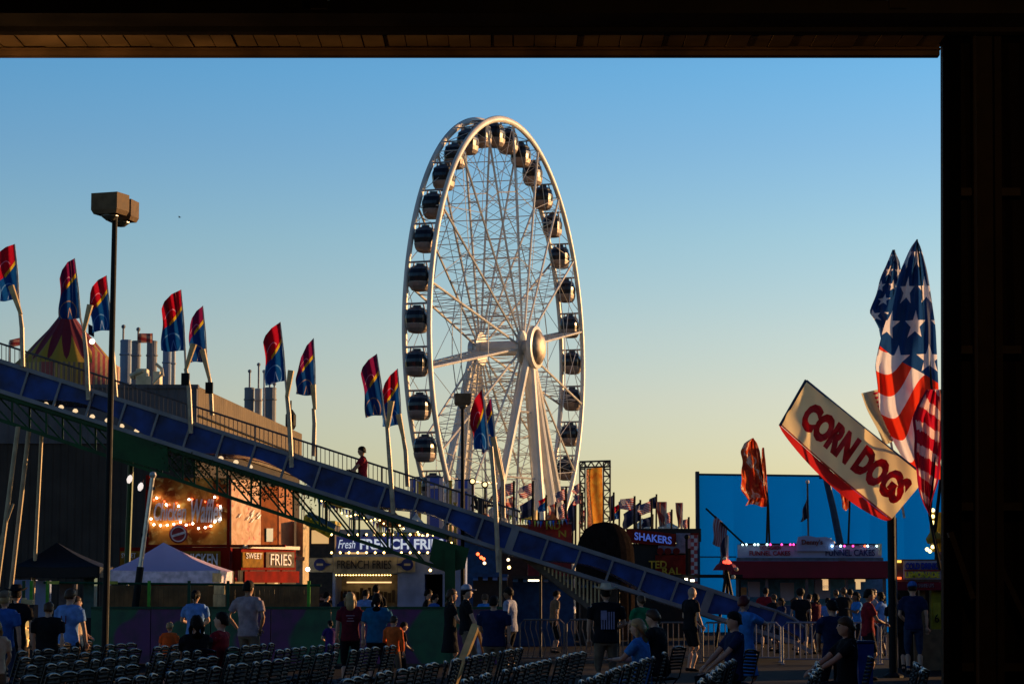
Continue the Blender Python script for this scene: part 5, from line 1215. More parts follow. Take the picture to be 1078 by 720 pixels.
for i, (px, py) in enumerate(((497.5, 506.5), (510.5, 510))):
    t = thing('round_floodlight', ['round warm floodlight, left of a pair beneath the wheel', 'round warm floodlight, right of a pair beneath the wheel'][i], 'lamp', P(px, 560, 109)); MB().lathe(P(px, py, 109), [(.14, .2), (.17, .02), (.15, 0), (.02, -.01)], 16, axis=(0, -1, 0)).build('housing', black_m, t); MB().ball(P(px, py, 108.9), .15, 10).build('glass', emit('floodglass', (1, .72, .3), 1.6), t); MB().tube(P(px, py, 109.1), P(px+.5, 600, 109.1), .05, 5).build('stand', black_m, t)
# strings of coloured pennants under and behind the slide
PC = [mat('pennant_red', (.45, .02, .02), .6), mat('pennant_yellow', (.60, .45, .04), .6), mat('pennant_white', (.6, .56, .5), .6), mat('pennant_blue', (.03, .10, .5), .6)]
for i, (x0, y0, x1, y1, d, sg_, lb) in enumerate(((316, 500, 352, 520, 84, 5, 'highest string of coloured pennants just right of the pale pillar'), (330, 522, 396, 536, 86, 7, 'string of coloured pennants crossing behind the lattice'), (352, 508, 424, 545, 88, 8, 'long sagging string of coloured pennants under the middle of the slide'), (392, 548, 450, 560, 85, 6, 'string of coloured pennants above the right end of the fries sign'), (520, 536, 600, 545, 96, 7, 'string of coloured pennants across the foot of the wheel'))):
    t = thing('pennant_string', lb, 'pennants', P(x0, y0, d), 'pennant strings over the midway'); n = int((x1-x0)/3.2); cp = [P(x0+(x1-x0)*k/n, y0+(y1-y0)*k/n+sg_*math.sin(math.pi*k/n), d) for k in range(n+1)]
    MB().path(cp, .012, 4).build('cord', black_m, t)
    for k in range(n):
        a, b_ = cp[k].lerp(cp[k+1], .1), cp[k].lerp(cp[k+1], .9); c = (a+b_)/2+Vector((rnd.gauss(0, .03), rnd.gauss(0, .08), -.26)); MB().slab([a, b_, c], .006).build('pennant', PC[(k+i) % 4], t)
t = thing('bird', 'tiny dark bird high in the clear sky right of the tall lamp post', 'bird', P(189, 229, 130)); c = P(189, 229, 130)
mb = MB(); mb.ball(c, .035, 8, sc=(1.8, .8, .7)); mb.path([c+Vector((.04, 0, .007)), c+Vector((.10, 0, .014))], [.018, .004], 6); mb.build('body', black_m, t)
for sg in (1, -1): MB().slab([c+Vector((.03, 0, .01)), c+Vector((.01, .11*sg, .055)), c+Vector((-.05, .15*sg, .04)), c+Vector((-.035, 0, .01))], .006).build('wing', black_m, t)
# ride machinery silhouettes in front of the wheel foot
t = thing('ride_machine', 'dark spiky ride arm with orange trim at the foot of the wheel', 'ride', P(507, 620, 101)); mb = MB()
for k in range(7):
    a = k*.9; c = P(507+math.sin(k*2.1)*5, 532+k*2, 101); mb.bar(c, c+Vector((math.cos(a)*.5, .3*math.sin(a*2), math.sin(a)*.6)), .1)
mb.tube(P(507, 525, 101), P(508, 620, 101), .16, 7); mb.build('arm', cols['dk'], t); MB().ball(P(510, 546, 100.8), .25, 8).build('motor', cols['or_'], t)
for i, (a, b_, pk, ey, vy, d, cw, lb) in enumerate(((318, 345, 500, 514, 520, 118, 'wh', 'cream peaked tent glimpsed highest under the slide'), (340, 372, 512, 527, 533, 114, 'ye', 'yellow peaked tent glimpsed under the slide left of the fries sign'),
    (368, 400, 522, 540, 546, 112, 'wh', 'pale peaked tent right above the fries lettering'), (398, 426, 534, 548, 554, 110, 'or_', 'orange peaked tent above the right end of the fries sign'), (424, 452, 540, 556, 562, 108, 'wh', 'cream peaked tent left of the green bracket'),
    (462, 480, 508, 518, 540, 118, 'wh', 'small white peaked tent between the striped pylons'), (515, 545, 522, 536, 543, 120, 'wh', 'white peaked tent behind the twin flag pole'), (548, 566, 530, 540, 546, 122, 'ye', 'yellow peaked tent by the thick wheel leg'), (572, 592, 540, 549, 556, 103, 'or_', 'orange peaked tent right of the thick wheel leg'), (668, 684, 545, 553, 558, 125, 'wh', 'white peaked tent top behind the shakers sign'), (694, 714, 547, 554, 558, 124, 'wh', 'white peaked tent top under the wide pink banner'))):
    canopy(a, b_, (a+b_)/2, pk, ey, vy, d, {'wh': mat('tent_cream', (.70, .64, .52), .6), 'ye': mat('tent_yellow', (.65, .48, .08), .6), 'or_': mat('tent_orange', (.60, .16, .03), .6)}[cw], mast_m, lb)
# strings of small bulbs glimpsed under the slide
for i, (x0, y0, x1, y1, n, m_) in enumerate(((316, 515, 350, 530, 9, bulb_y), (360, 540, 430, 556, 16, bulb_y), (440, 560, 480, 572, 8, bulb_y), (432, 548, 452, 556, 6, bulb_w))):
    t = thing('bulb_garland', ['short garland of warm bulbs left of the fries sign', 'long garland of warm bulbs above the fries lettering', 'garland of warm bulbs on the green bracket', 'brighter short garland beside the fries stall roof'][i], 'string lights', P(x0, y0, 76+i)); bulbs(t, [(x0+(x1-x0)*k/n+rnd.uniform(-1, 1), y0+(y1-y0)*k/n+2*math.sin(k*1.3)) for k in range(n)], 76+i, m_, .03); MB().tube(P(x0, y0, 76+i), P(x1, y1, 76+i), .01, 4).build('wire', black_m, t)
for i, (px, py, m_) in enumerate(((503, 583, bulb_r), (506.5, 586.5, bulb_r), (509, 588, bulb_r), (510, 592.5, emit('bulb_soft', (1, .8, .55), 1.5)), (535, 589, emit('bulb_soft', (1, .8, .55), 1.5)), (536, 597, bulb_y))):
    t = thing('signal_lamp', ['upper red signal lamp under the slide', 'middle red signal lamp under the slide', 'lower red signal lamp under the slide', 'pale lamp just under the red signal lamps', 'pale lamp right of the tan pole under the slide', 'small amber lamp below the pale one right of the tan pole'][i], 'lamp', P(px, py, 62.8)); MB().ball(P(px, py, 62.8), .045, 8).build('glass', m_, t); MB().box((P(px, py, 62.8).x-.06, 62.9, P(px, py, 62.8).z-.06), (P(px, py, 62.8).x+.06, 62.95, P(px, py, 62.8).z+.06)).build('back', black_m, t)
# band of far trees closing the horizon
mb = MB(); tm_ = mat('far_foliage', (.02, .028, .014), .8)
for i in range(9000):
    x = rnd.uniform(-75, 85); y = rnd.uniform(290, 320); h = 5.2+2.2*mnoise.noise(Vector((x*.12, 3, 0)))+1.2*mnoise.noise(Vector((x*.5, 9, 0))); z = rnd.uniform(0, 1)**.6*h; a = Vector((rnd.gauss(0, 1), rnd.gauss(0, 1), rnd.gauss(0, 1))).normalized()*rnd.uniform(.3, .7); b_ = a.cross(Vector((rnd.gauss(0, 1), .3, rnd.gauss(0, 1)))).normalized()*rnd.uniform(.3, .6); c = Vector((x, y, z))
    i0 = [mb.pt(c-a), mb.pt(c+b_), mb.pt(c+a), mb.pt(c-b_)]; mb.face(i0)
tag(mb.build('tree_belt', tm_), 'far dark belt of trees low behind the midway', 'trees', kind='stuff')
# ------------------------------------------------------------------ people
SKINS = [mat('skin_light', (.50, .30, .20), .55, var=.06), mat('skin_tan', (.34, .19, .11), .55, var=.06), mat('skin_brown', (.16, .08, .045), .55, var=.06)]
HAIRS = dict(dark=mat('hair_dark', (.012, .008, .006), .6, bmp=.8, bscale=60, spec=.1), brown=mat('hair_brown', (.07, .035, .015), .5), blond=mat('hair_blond', (.36, .24, .10), .5), red=mat('hair_red', (.12, .02, .015), .5), grey=mat('hair_grey', (.25, .24, .23), .5))
def clothc(n, c): return mat('cloth_'+n, c, .85, 0, .22, 9, bmp=.9, bscale=13, spec=.08)
CL = dict(black=clothc('black', (.010, .010, .012)), navy=clothc('navy', (.012, .02, .06)), blue=clothc('blue', (.03, .10, .34)), lblue=clothc('pale_blue', (.13, .26, .55)), white=clothc('white', (.30, .31, .38)), red=clothc('red', (.22, .012, .02)),
          maroon=clothc('maroon', (.10, .010, .02)), orange=clothc('orange', (.62, .11, .02)), grey=clothc('warm_grey', (.30, .24, .25)), khaki=clothc('khaki', (.16, .12, .08)), denim=clothc('denim', (.03, .045, .09)), purple=clothc('purple', (.05, .02, .12)), green=clothc('green', (.01, .16, .06)), teal=clothc('teal', (.01, .11, .22)), sky=clothc('sky_blue', (.04, .20, .52)), cream=clothc('cream', (.55, .42, .28)))
eye_m = mat('eye_dark', (.01, .01, .01), .2, var=0)
def remesh(mb, name, mats, parent, voxel, smooth_it=3):
    me = bpy.data.meshes.new('tmp'); me.from_pydata(mb.v, [], mb.f); o = bpy.data.objects.new('tmp', me); COL.objects.link(o)
    r = o.modifiers.new('r', 'REMESH'); r.mode = 'VOXEL'; r.voxel_size = voxel
    s = o.modifiers.new('s', 'SMOOTH'); s.iterations = smooth_it; s.factor = .5
    dg = bpy.context.evaluated_depsgraph_get(); dg.update(); out = bpy.data.meshes.new_from_object(o.evaluated_get(dg)); bpy.data.objects.remove(o); bpy.data.meshes.remove(me)
    q = MB(); q.v = [v.co.copy() for v in out.vertices]; q.f = [tuple(p.vertices) for p in out.polygons]; q.mi = [0]*len(q.f); bpy.data.meshes.remove(out); return q
def ik(a, b, l1, l2, bend):
    a, b = Vector(a), Vector(b); d = b-a; L = d.length
    if L > (l1+l2)*.995: b = a+d*((l1+l2)*.995/L); d = b-a; L = d.length
    x = (l1*l1-l2*l2+L*L)/(2*L); h = math.sqrt(max(0, l1*l1-x*x)); u = d/L; bend = Vector(bend); n = unit(bend-u*bend.dot(u)); return a+u*x+n*h, b
def ring_body(mb, secs, n=14):
    "secs: (centre, half width y, half depth x)"
    rs = []
    for c, wy, wx in secs: rs.append([mb.pt(Vector(c)+Vector((math.cos(2*math.pi*k/n)*wx, math.sin(2*math.pi*k/n)*wy, 0))) for k in range(n)])
    mb._rings(rs)
def hand(mb, w, d, side, curl=.5):
    "palm and five fingers in the direction d from wrist w; side = +1 left, -1 right"
    d = unit(Vector(d)); s, u = frame(d, (0, 0, 1) if abs(d.z) < .8 else (1, 0, 0)); 
    p = w+d*.085; mb.path([w, w+d*.03, p], [.024, .034, .036], 8, ell=.5)
    for k in range(4):
        b0 = p-d*.01+s*(.027-.018*k); L = (.068, .078, .073, .058)[k]
        b1 = b0+d*L*.5-u*L*.15*curl; b2 = b1+(d*(1-curl*.6)-u*curl).normalized()*L*.5; mb.path([b0, b1, b2], [.0095, .009, .007], 6)
    t0 = w+d*.035+s*.03*1; t1 = t0+(s*.7+d*.8-u*.2)*.035; mb.path([t0, t1, t1+(d-u*.3)*.028], [.011, .010, .008], 6)
def person(px, d, label, top='white', bottom='denim', hair='dark', style='short', h=1.75, face=90, pose='stand', skin=0, sleeves='short', arms=None, lean=0, female=False, shorts=False, skirt=False, dress=False, hat=None, z0=0, pr=None, group=None, bag=None, w=1.0, seat=.45, x=None):
    """face: heading in degrees, 90 looks away from the camera, 0 to the right, 180 to the left, 270 at the camera.
    arms: (left, right) hand targets in body space (x forward, y left, z up, metres for a 1.75 m body)"""
    lean += rnd.gauss(0, 2.2); face += rnd.gauss(0, 6); X = GX(px, d) if x is None else x; t = thing('person', label, 'person', (X, d, z0), group); S = h/1.75; shw = (.185 if female else .205)*w
    hip = Vector((0, 0, .93)) if pose != 'sit' else Vector((-.05, 0, seat/S+.10))
    up = Matrix.Rotation(R(lean), 3, 'Y'); T = lambda x_, y_, z_: hip+up@Vector((x_, y_, z_))
    neck, chest, waist = T(.0, 0, .56), T(.0, 0, .36), T(0, 0, .14); headc = T(.03, 0, .72)
    sh = [T(0, sg*shw, .50) for sg in (1, -1)]; hp = [hip+Vector((0, sg*.095, -.02)) for sg in (1, -1)]
    if pose == 'stand': feet = [Vector((.02, .11, .08)), Vector((-.02, -.12, .08))]
    elif pose == 'walk': feet = [Vector((.24, .09, .08)), Vector((-.24, -.09, .13))]
    elif pose == 'ride': hip = hip; feet = [Vector((.75, .12, .3)), Vector((.75, -.12, .3))]
    else: feet = [Vector((.40, .12, .08)), Vector((.36, -.13, .08))]
    if pose == 'ride': pass
    knees = []; ank = []
    for i, f in enumerate(feet): k, a = ik(hp[i], f, .44, .42, (1, .1*(1 if i == 0 else -1), .25 if pose in ('sit', 'ride') else 0)); knees.append(k); ank.append(a)
    J = lambda s_: rnd.gauss(0, s_)
    dflt = rnd.choice((((.05+J(.05), .27, .82), (.05+J(.05), -.27, .82)), ((.05+J(.05), .27, .83), (.22, -.16, 1.02+J(.06))), ((.24, .12, 1.05+J(.06)), (.04, -.27, .83)), ((.08, .26, .84), (-.03, -.26, .84))))
    at = arms or dflt
    elb = []; wr = []
    for i, a in enumerate(at):
        sg = 1 if i == 0 else -1; tgt = Vector(a); 
        if pose in ('sit', 'ride') and arms is None: tgt = Vector((.32, sg*.12, hip.z+.10))
        e, w_ = ik(sh[i], tgt, .29, .25, (-.6, sg*.8, -.3)); elb.append(e); wr.append(w_)
    # body: one continuous surface
    b = MB(); chst = .125 if not female else .115
    ring_body(b, [(hip+Vector((0, 0, -.12)), .12*w, .09), (hip, .165*w, .115), (T(0, 0, .10), .15*w, .10), (T(0, 0, .2), .145*w, .10), (chest, .165*w, chst), (T(0, 0, .48), .165*w, .10), (T(0, 0, .55), .09, .07)])
    b.path([T(0, 0, .50), T(.005, 0, .58), T(.02, 0, .66)], [.062, .056, .055], 10)
    b.ball(headc, .098, 16, sc=(1.0, .80, 1.22)); b.ball(headc+up@Vector((.03, 0, -.065)), .065, 12, sc=(.95, .85, .85))
    b.path([headc+up@Vector((.085, 0, .015)), headc+up@Vector((.115, 0, -.022)), headc+up@Vector((.09, 0, -.035))], [.012, .017, .012], 6)
    b.ball(headc+up@Vector((.088, 0, -.062)), .018, 6, sc=(.6, 1.3, .6))
    for sg in (1, -1): b.ball(headc+up@Vector((-.005, sg*.082, -.01)), .024, 8, sc=(.7, .4, 1.2))
    for i in range(2):
        b.path([sh[i], elb[i].lerp(sh[i], .5), elb[i], elb[i].lerp(wr[i], .3), wr[i]], [.056, .048, .040, .041, .026], 10)
        b.path([hp[i], hp[i].lerp(knees[i], .4), knees[i], knees[i].lerp(ank[i], .35), ank[i]], [.088*w, .078, .056, .057, .036], 12)
        b.path([ank[i]+Vector((-.04, 0, -.03)), ank[i]+Vector((.06, 0, -.04)), ank[i]+Vector((.14, 0, -.06))], [.036, .036, .024], 8)
    b.path([sh[0], T(0, 0, .52), sh[1]], [.06, .075, .06], 10)
    bm_ = remesh(b, 'body', None, t, .019 if d < 60 else .026)
    for i in range(2): hand(bm_, wr[i]-unit(wr[i]-elb[i])*.012, wr[i]-elb[i], 1 if i == 0 else -1)
    # shirt / dress
    c = MB(); e_ = .016
    low = -.08 if not dress else -.1
    secs = [(hip+Vector((0, 0, low)), .175*w+e_, .125+e_), (hip+Vector((0, 0, .04)), .168*w+e_, .118+e_), (T(0, 0, .12), .152*w+e_, .105+e_), (T(0, 0, .22), .148*w+e_, .105+e_), (chest, .17*w+e_, chst+e_), (T(0, 0, .48), .175*w+e_, .105+e_), (T(0, 0, .545), .085, .075)]
    if dress and pose != 'sit': secs = [(hip+Vector((0, 0, -.42)), .25*w, .19), (hip+Vector((0, 0, -.2)), .20*w+e_, .15)]+secs[1:]
    ring_body(c, secs)
    c.path([sh[0], T(0, 0, .525), sh[1]], [.072, .078, .072], 10)
    for i in range(2):
        if sleeves == 'short': c.path([sh[i], sh[i].lerp(elb[i], .35), sh[i].lerp(elb[i], .68)], [.072, .068, .064], 10)
        elif sleeves == 'long': c.path([sh[i], elb[i], elb[i].lerp(wr[i], .9)], [.072, .055, .040], 10)
    cm_ = remesh(c, 'shirt', None, t, .02 if d < 60 else .028)
    # trousers
    q = MB(); ring_body(q, [(hip+Vector((0, 0, -.12)), .13*w+.012, .10), (hip, .168*w+.012, .122), (T(0, 0, .09), .155*w+.01, .108)])
    for i in range(2):
        if skirt or dress: 
            q.path([hp[i], hp[i].lerp(knees[i], .5)], [.10*w, .09], 12); continue
        if shorts: q.path([hp[i], hp[i].lerp(knees[i], .5), knees[i]+(hp[i]-knees[i])*.12], [.100*w, .092, .088], 12)
        else: q.path([hp[i], hp[i].lerp(knees[i], .5), knees[i], ank[i].lerp(knees[i], .06)], [.100*w, .086, .068, .056], 12)
    if pose == 'sit' or shorts or not skirt: pass
    if skirt: ring_body(q, [(hip+Vector((0, 0, -.40)), .20, .17), (hip+Vector((0, 0, -.15)), .19, .14), (hip+Vector((0, 0, .02)), .165, .12)])
    qm = remesh(q, 'trousers', None, t, .02 if d < 60 else .028)
    # hair and hat
    H = MB(); hd = lambda x_, y_, z_: headc+up@Vector((x_, y_, z_))
    if style != 'bald':
        H.ball(hd(-.014, 0, .022), .108, 16, sc=(1.0, .84, 1.16)) if False else None
        n = 16; rs = []
        for z_, rx, ry, ox in ((-.045, .060, .068, -.060), (.0, .088, .086, -.028), (.035, .102, .09, -.010), (.075, .096, .082, -.004), (.108, .068, .058, -.004), (.126, .03, .028, -.004)):
            rs.append([H.pt(hd(ox+math.cos(2*math.pi*k/n)*rx*1.02, math.sin(2*math.pi*k/n)*ry, z_)) for k in range(n)])
        H._rings(rs)
        for i_, v_ in enumerate(H.v): H.v[i_] = v_+up@Vector((rnd.gauss(0, .005), rnd.gauss(0, .005), rnd.gauss(0, .004)))
    if style == 'long':
        H.path([hd(-.05, 0, .06), hd(-.09, 0, -.03), hd(-.10, 0, -.16), hd(-.085, 0, -.30)], [.07, .085, .08, .035], 12, ell=.6)
        for sg in (1, -1): H.path([hd(-.02, sg*.07, .03), hd(-.03, sg*.088, -.07), hd(-.02, sg*.085, -.18)], [.03, .034, .015], 8)
    if style == 'tail': H.path([hd(-.09, 0, .05), hd(-.15, 0, .02), hd(-.15, 0, -.14)], [.03, .035, .01], 8)
    if style == 'bun': H.ball(hd(-.07, 0, .12), .045, 10)
    if style == 'afro': H.ball(hd(-.02, 0, .06), .125, 14, sc=(1, .95, .95), jit=.04)
    M = Matrix.Rotation(R(face), 3, 'Z')
    def place(mb, name, m, sm=True, par=None):
        if not mb.v: return None
        mb.v = [M@(v*S)+Vector((X, d, z0)) for v in mb.v]; return mb.build(name, m, par or t, smooth=sm)
    bo = place(bm_, 'body', SKINS[skin]); bo2 = place(cm_, 'dress' if dress else 'shirt', CL[top]); place(qm, 'shorts' if shorts else 'skirt' if skirt else 'trousers', CL[bottom if not dress else top])
    place(H, 'hair', HAIRS[hair])
    E = MB(); 
    for sg in (1, -1): E.ball(hd(.082, sg*.031, .012), .011, 6)
    place(E, 'eyes', eye_m)
    for i in range(2):
        Sh = MB(); a = ank[i]; Sh.path([a+Vector((-.055, 0, -.035)), a+Vector((.03, 0, -.035)), a+Vector((.12, 0, -.052)), a+Vector((.175, 0, -.058))], [.040, .044, .040, .022], 10, ell=.9); place(Sh, 'shoe', CL['black'] if i >= 0 and pose != 'walk' else CL['white'])
    if hat:
        K = MB(); kind, hc = hat
        if kind == 'cap':
            K.lathe((0, 0, 0), [(.105, 0), (.106, .03), (.092, .075), (.05, .105), (.01, .112)], 16); K.v = [hd(-.012, 0, .045)+up@Vector((v.x*1.02, v.y*.86, v.z)) for v in K.v]
            i0 = len(K.v); K.slab([hd(.07, .065, .05), hd(.16, .05, .035), hd(.18, 0, .035), hd(.16, -.05, .035), hd(.07, -.065, .05)], .012)
        else:
            K.lathe((0, 0, 0), [(.0, 0), (.20, .005), (.21, .025), (.115, .012), (.105, .06), (.085, .125), (.05, .115), (.01, .11)], 20); K.v = [hd(-.01, 0, .05)+up@Vector((v.x, v.y*.9, v.z+(.05*abs(v.y)/.2 if v.z < .04 else 0)*abs(v.y)/.2)) for v in K.v]
        place(K, 'hat', CL[hc])
    if pr == 'numbers':
        for s_, yy in (('11', 0),):
            c_ = T(-chst-.035, 0, .34); tm = text_mb(s_, c_, .12, right=(0, -1, 0), up=(0, 0, 1), width=.10, height=.13, depth=.006); place(tm, 'print', CL['maroon'])
    if pr == 'flag':
        F = MB(); c0 = T(-chst-.036, 0, .30)
        for k in range(6): F.box((c0.x, c0.y-.11+k*.04, c0.z-.15), (c0.x+.008, c0.y-.09+k*.04, c0.z+.13))
        F.box((c0.x-.002, c0.y+.02, c0.z+.0), (c0.x+.006, c0.y+.115, c0.z+.15)); place(F, 'print', mat('print_pale', (.28, .26, .38), .6), sm=False)
    if pr == 'script':
        F = MB(); c0 = T(-chst-.034, 0, .36)
        for k, (w_, zz) in enumerate(((.16, .05), (.10, 0), (.14, -.05))): F.box((c0.x, -w_/2, c0.z+zz), (c0.x+.007, w_/2, c0.z+zz+.014))
        place(F, 'print', mat('print_pale2', (.35, .25, .30), .6), sm=False)
    if bag == 'white':
        F = MB(); p = wr[1]+Vector((.02, 0, -.03)); F.path([p+Vector((0, 0, -.05)), p+Vector((0, 0, -.14)), p+Vector((.02, 0, -.34)), p+Vector((.02, 0, -.48))], [.03, .10, .13, .08], 12, ell=.6); tt = thing('carrier_bag', 'white carrier bag held by the person in the white cap', 'bag', (X, d, z0)); F.v = [M@(v*S)+Vector((X, d, z0)) for v in F.v]; F.build('bag', CL['white'], tt, smooth=True)
    return t
front_arms = ((.30, .14, 1.12), (.32, -.10, 1.10)); hips = ((.02, .22, .98), (.02, -.22, .98)); crossed = ((.20, -.06, 1.20), (.22, .06, 1.17)); phone = ((.28, .06, 1.30), (.10, -.26, .85)); faceup = ((.20, .10, 1.52), (.05, -.26, .85))
# left group
person(5, 36, 'person in a plain blue shirt with a yellow cap, cut off by the left edge', 'blue', 'denim', 'blond', h=1.66, face=80, hat=('cap', 'khaki'))
person(17, 39, 'person in dark clothes and dark cowboy hat near the left edge', 'black', 'black', 'dark', h=1.74, face=95, hat=('cowboy', 'black'), pr='script')
person(-3, 31, 'fair person in a cream top, only a shoulder inside the left edge', 'cream', 'khaki', 'blond', style='long', h=1.3, face=100, female=True)
person(51, 36, 'dark haired person in a wide black shirt seen from behind, left of the blue tee', 'black', 'black', 'brown', h=1.52, face=75, w=1.15)
person(73, 38, 'man in a pale blue tee with printed marks on the back, looking right', 'lblue', 'black', 'brown', h=1.72, face=60, pr='numbers', arms=((.1, .26, .84), (.12, -.27, .86)))
person(81, 39.2, 'person in a cream shirt half hidden behind the pale blue tee', 'cream', 'black', 'brown', h=1.60, face=20)
person(179, 40, 'small child in an orange top among the chairs on the left', 'orange', 'sky', 'blond', h=1.17, face=75, female=True, shorts=True)
person(206, 45, 'woman in a pale blue tee with a ponytail, hands in front', 'lblue', 'denim', 'dark', style='tail', h=1.70, face=90, female=True, arms=front_arms)
person(206, 33.5, 'seated person in black with long dark hair below the pale blue tee', 'black', 'black', 'dark', style='long', h=1.70, face=110, pose='sit', female=True)
person(223, 34.5, 'seated person in a dark red shirt leaning back beside the one in black', 'red', 'black', 'dark', h=1.78, face=160, pose='sit', lean=-12)
person(262, 42, 'man in a warm grey tee standing with hands on his hips', 'grey', 'khaki', 'dark', h=1.86, face=70, arms=hips, skin=1, w=1.05)
person(348, 50, 'child in a purple top by the painted barrier', 'purple', 'purple', 'dark', style='tail', h=1.08, face=100, female=True)
person(369, 43, 'long haired blond woman in a maroon printed shirt', 'maroon', 'black', 'blond', style='long', h=1.66, face=95, female=True, pr='script')
person(397, 42, 'broad woman in a plain teal blue shirt left of the orange clad child', 'teal', 'black', 'dark', style='long', h=1.64, face=90, female=True, w=1.12)
person(414, 41.5, 'child in a bright orange shirt held close beside the teal blue shirt', 'orange', 'khaki', 'brown', h=1.26, face=60, sleeves='long')
person(422, 42.2, 'small child in black with bare arms right of the orange shirt', 'black', 'black', 'dark', h=1.15, face=20, arms=((.1, .25, .9), (.25, -.1, 1.05)))
# fries queue
person(384, 61, 'stall visitor in a pale blue shirt right in front of the fries window', 'lblue', 'denim', 'dark', h=1.72, face=60, arms=front_arms)
person(396, 63, 'tall dark clad visitor standing at the right side of the fries window', 'black', 'black', 'dark', h=1.84, face=80)
person(343, 60, 'visitor in black at the left end of the fries stall', 'black', 'black', 'dark', h=1.66, face=40)
person(364, 64, 'dark navy clad visitor at the left side of the fries window', 'navy', 'denim', 'dark', style='tail', h=1.66, face=80, female=True)
person(333, 62, 'brown haired visitor in navy left of the fries stall', 'navy', 'denim', 'brown', h=1.62, face=120)
person(457, 60, 'visitor in a blue shirt leaning at the dark doorway', 'blue', 'denim', 'dark', h=1.62, face=30)
person(450, 62, 'visitor in black in the dark doorway of the fries stall', 'black', 'black', 'dark', h=1.72, face=0)
# centre group
person(474, 47, 'woman in a black dress looking right, hands together', 'black', 'black', 'brown', style='long', h=1.72, face=10, female=True, dress=True, arms=((.28, .05, 1.06), (.30, -.05, 1.04)))
person(491, 46, 'person in a white cap and dark top stepping right with a white bag', 'black', 'khaki', 'dark', h=1.78, face=5, pose='walk', hat=('cap', 'white'), arms=((.18, .18, .95), (.22, -.22, .92)), bag='white', sleeves='short')
person(520, 40, 'broad person in navy seen from behind beside the leaning board', 'navy', 'khaki', 'dark', h=1.60, face=80, w=1.25)
person(538, 50, 'man in a pale tee turned left with arms at his sides', 'white', 'black', 'dark', h=1.76, face=150, skin=2)
person(511, 58, 'visitor in a light blue top behind the navy clad back', 'sky', 'denim', 'brown', h=1.62, face=100, female=True)
person(583, 66, 'dim visitor in brown clothes beneath the pale lower stairs', 'khaki', 'black', 'dark', h=1.7, face=20)
person(638, 39, 'man in a pale cowboy hat and black tee with a flag print', 'black', 'khaki', 'dark', h=1.76, face=95, hat=('cowboy', 'cream'), pr='flag', w=1.15)
person(675, 47, 'person in a green shirt behind the seated blue shirt', 'green', 'denim', 'brown', h=1.60, face=120)
person(672, 31.5, 'seated blond person in a blue top looking left, right of the hat', 'sky', 'lblue', 'blond', style='long', h=1.66, face=170, pose='sit', female=True, arms=((.35, .1, .85), (.33, -.1, .84)))
person(692, 35, 'seated person in black with a sunlit neck right of the blond one', 'black', 'black', 'brown', h=1.80, face=150, pose='sit', seat=.48, lean=4)
person(726, 51, 'bald man in a black shirt and shorts standing alone, looking right', 'black', 'black', 'dark', style='bald', h=1.77, face=25, shorts=True, arms=((.16, .18, .98), (.18, -.2, .96)), w=1.12)
person(783, 35, 'person in a long pale blue shirt raising a hand to the face', 'sky', 'black', 'red', h=1.62, face=45, female=True, dress=True, arms=((.20, .12, 1.32), (.24, -.04, 1.44)))
person(767, 33, 'seated person in blue left of the raised hand, dark hair', 'navy', 'black', 'dark', style='short', h=1.80, face=200, pose='sit', female=True)
# right group
person(877, 34, 'standing person in a navy tee behind the seated one in black', 'navy', 'black', 'dark', h=1.56, face=120, w=1.1, arms=((.3, .1, 1.0), (.3, -.1, 1.0)))
person(886, 29.5, 'seated person in a black tee with forearms stretched forward, before the blue bin', 'black', 'black', 'brown', style='long', h=1.74, face=180, pose='sit', female=True, arms=((.42, .12, .70), (.44, -.10, .69)))
person(913, 46, 'man in a red tee and dark shorts facing right behind the bin', 'red', 'black', 'dark', h=1.72, face=10, shorts=True, skin=1, arms=front_arms)
person(944, 51, 'person all in black standing with back turned under the drinks sign', 'black', 'black', 'dark', h=1.66, face=85)
person(961, 49.5, 'person in a dark blue cap leaning at the drinks counter', 'navy', 'denim', 'dark', h=1.86, face=80, hat=('cap', 'blue'), lean=6)
CR = [(806, 70, 'red', 1.78, 'standing server in red behind the funnel cake counter, leftmost'), (815, 68, 'black', 1.60, 'small dark visitor right of the red server'), (822, 66, 'navy', 1.50, 'short visitor in navy near the slide foot'), (843, 64, 'black', 1.72, 'round haired visitor in black in the middle of the funnel cake queue'),
      (836, 69, 'teal', 1.5, 'teal clad visitor left of the round haired one'), (859, 65, 'maroon', 1.62, 'dark haired visitor in a crimson top in the funnel cake queue'), (871, 66, 'lblue', 1.50, 'visitor in pale blue right of the crimson top'), (888, 68, 'black', 1.78, 'tall dark visitor left of the bright blue shirt'),
      (902, 62, 'sky', 1.66, 'visitor in a bright blue shirt behind the red tee'), (895, 72, 'khaki', 1.74, 'visitor in khaki further back behind the bright blue shirt'), (918, 64, 'grey', 1.74, 'visitor in grey behind the red tee near the thick pole'), (929, 63, 'lblue', 1.66, 'visitor in pale blue beside the thick black pole'), (851, 72, 'black', 1.6, 'dark visitor at the counter left of the crimson top'), (880, 74, 'navy', 1.72, 'navy clad visitor at the far counter')]
for i, (px, d, c_, hh, lb) in enumerate(CR): person(px, d, lb, c_, 'denim' if i % 2 else 'black', ('dark', 'brown')[i % 3 == 1], style='afro' if px == 843 else ('short', 'tail', 'long')[i % 3], h=hh, face=(70, 110, 200, 90, 20, 150)[i % 6], skin=i % 3, female=i % 3 != 0, arms=(None, front_arms, phone)[i % 3])
# rider on the slide
rp = PS(378, 503, .6)
person(380, DS+.6, 'person in a red shirt riding down the slide, dark against the evening sky', 'red', 'black', 'dark', h=1.70, face=186, pose='sit', z0=rp.z-.28, x=rp.x, seat=.20, skin=1, sleeves='short')
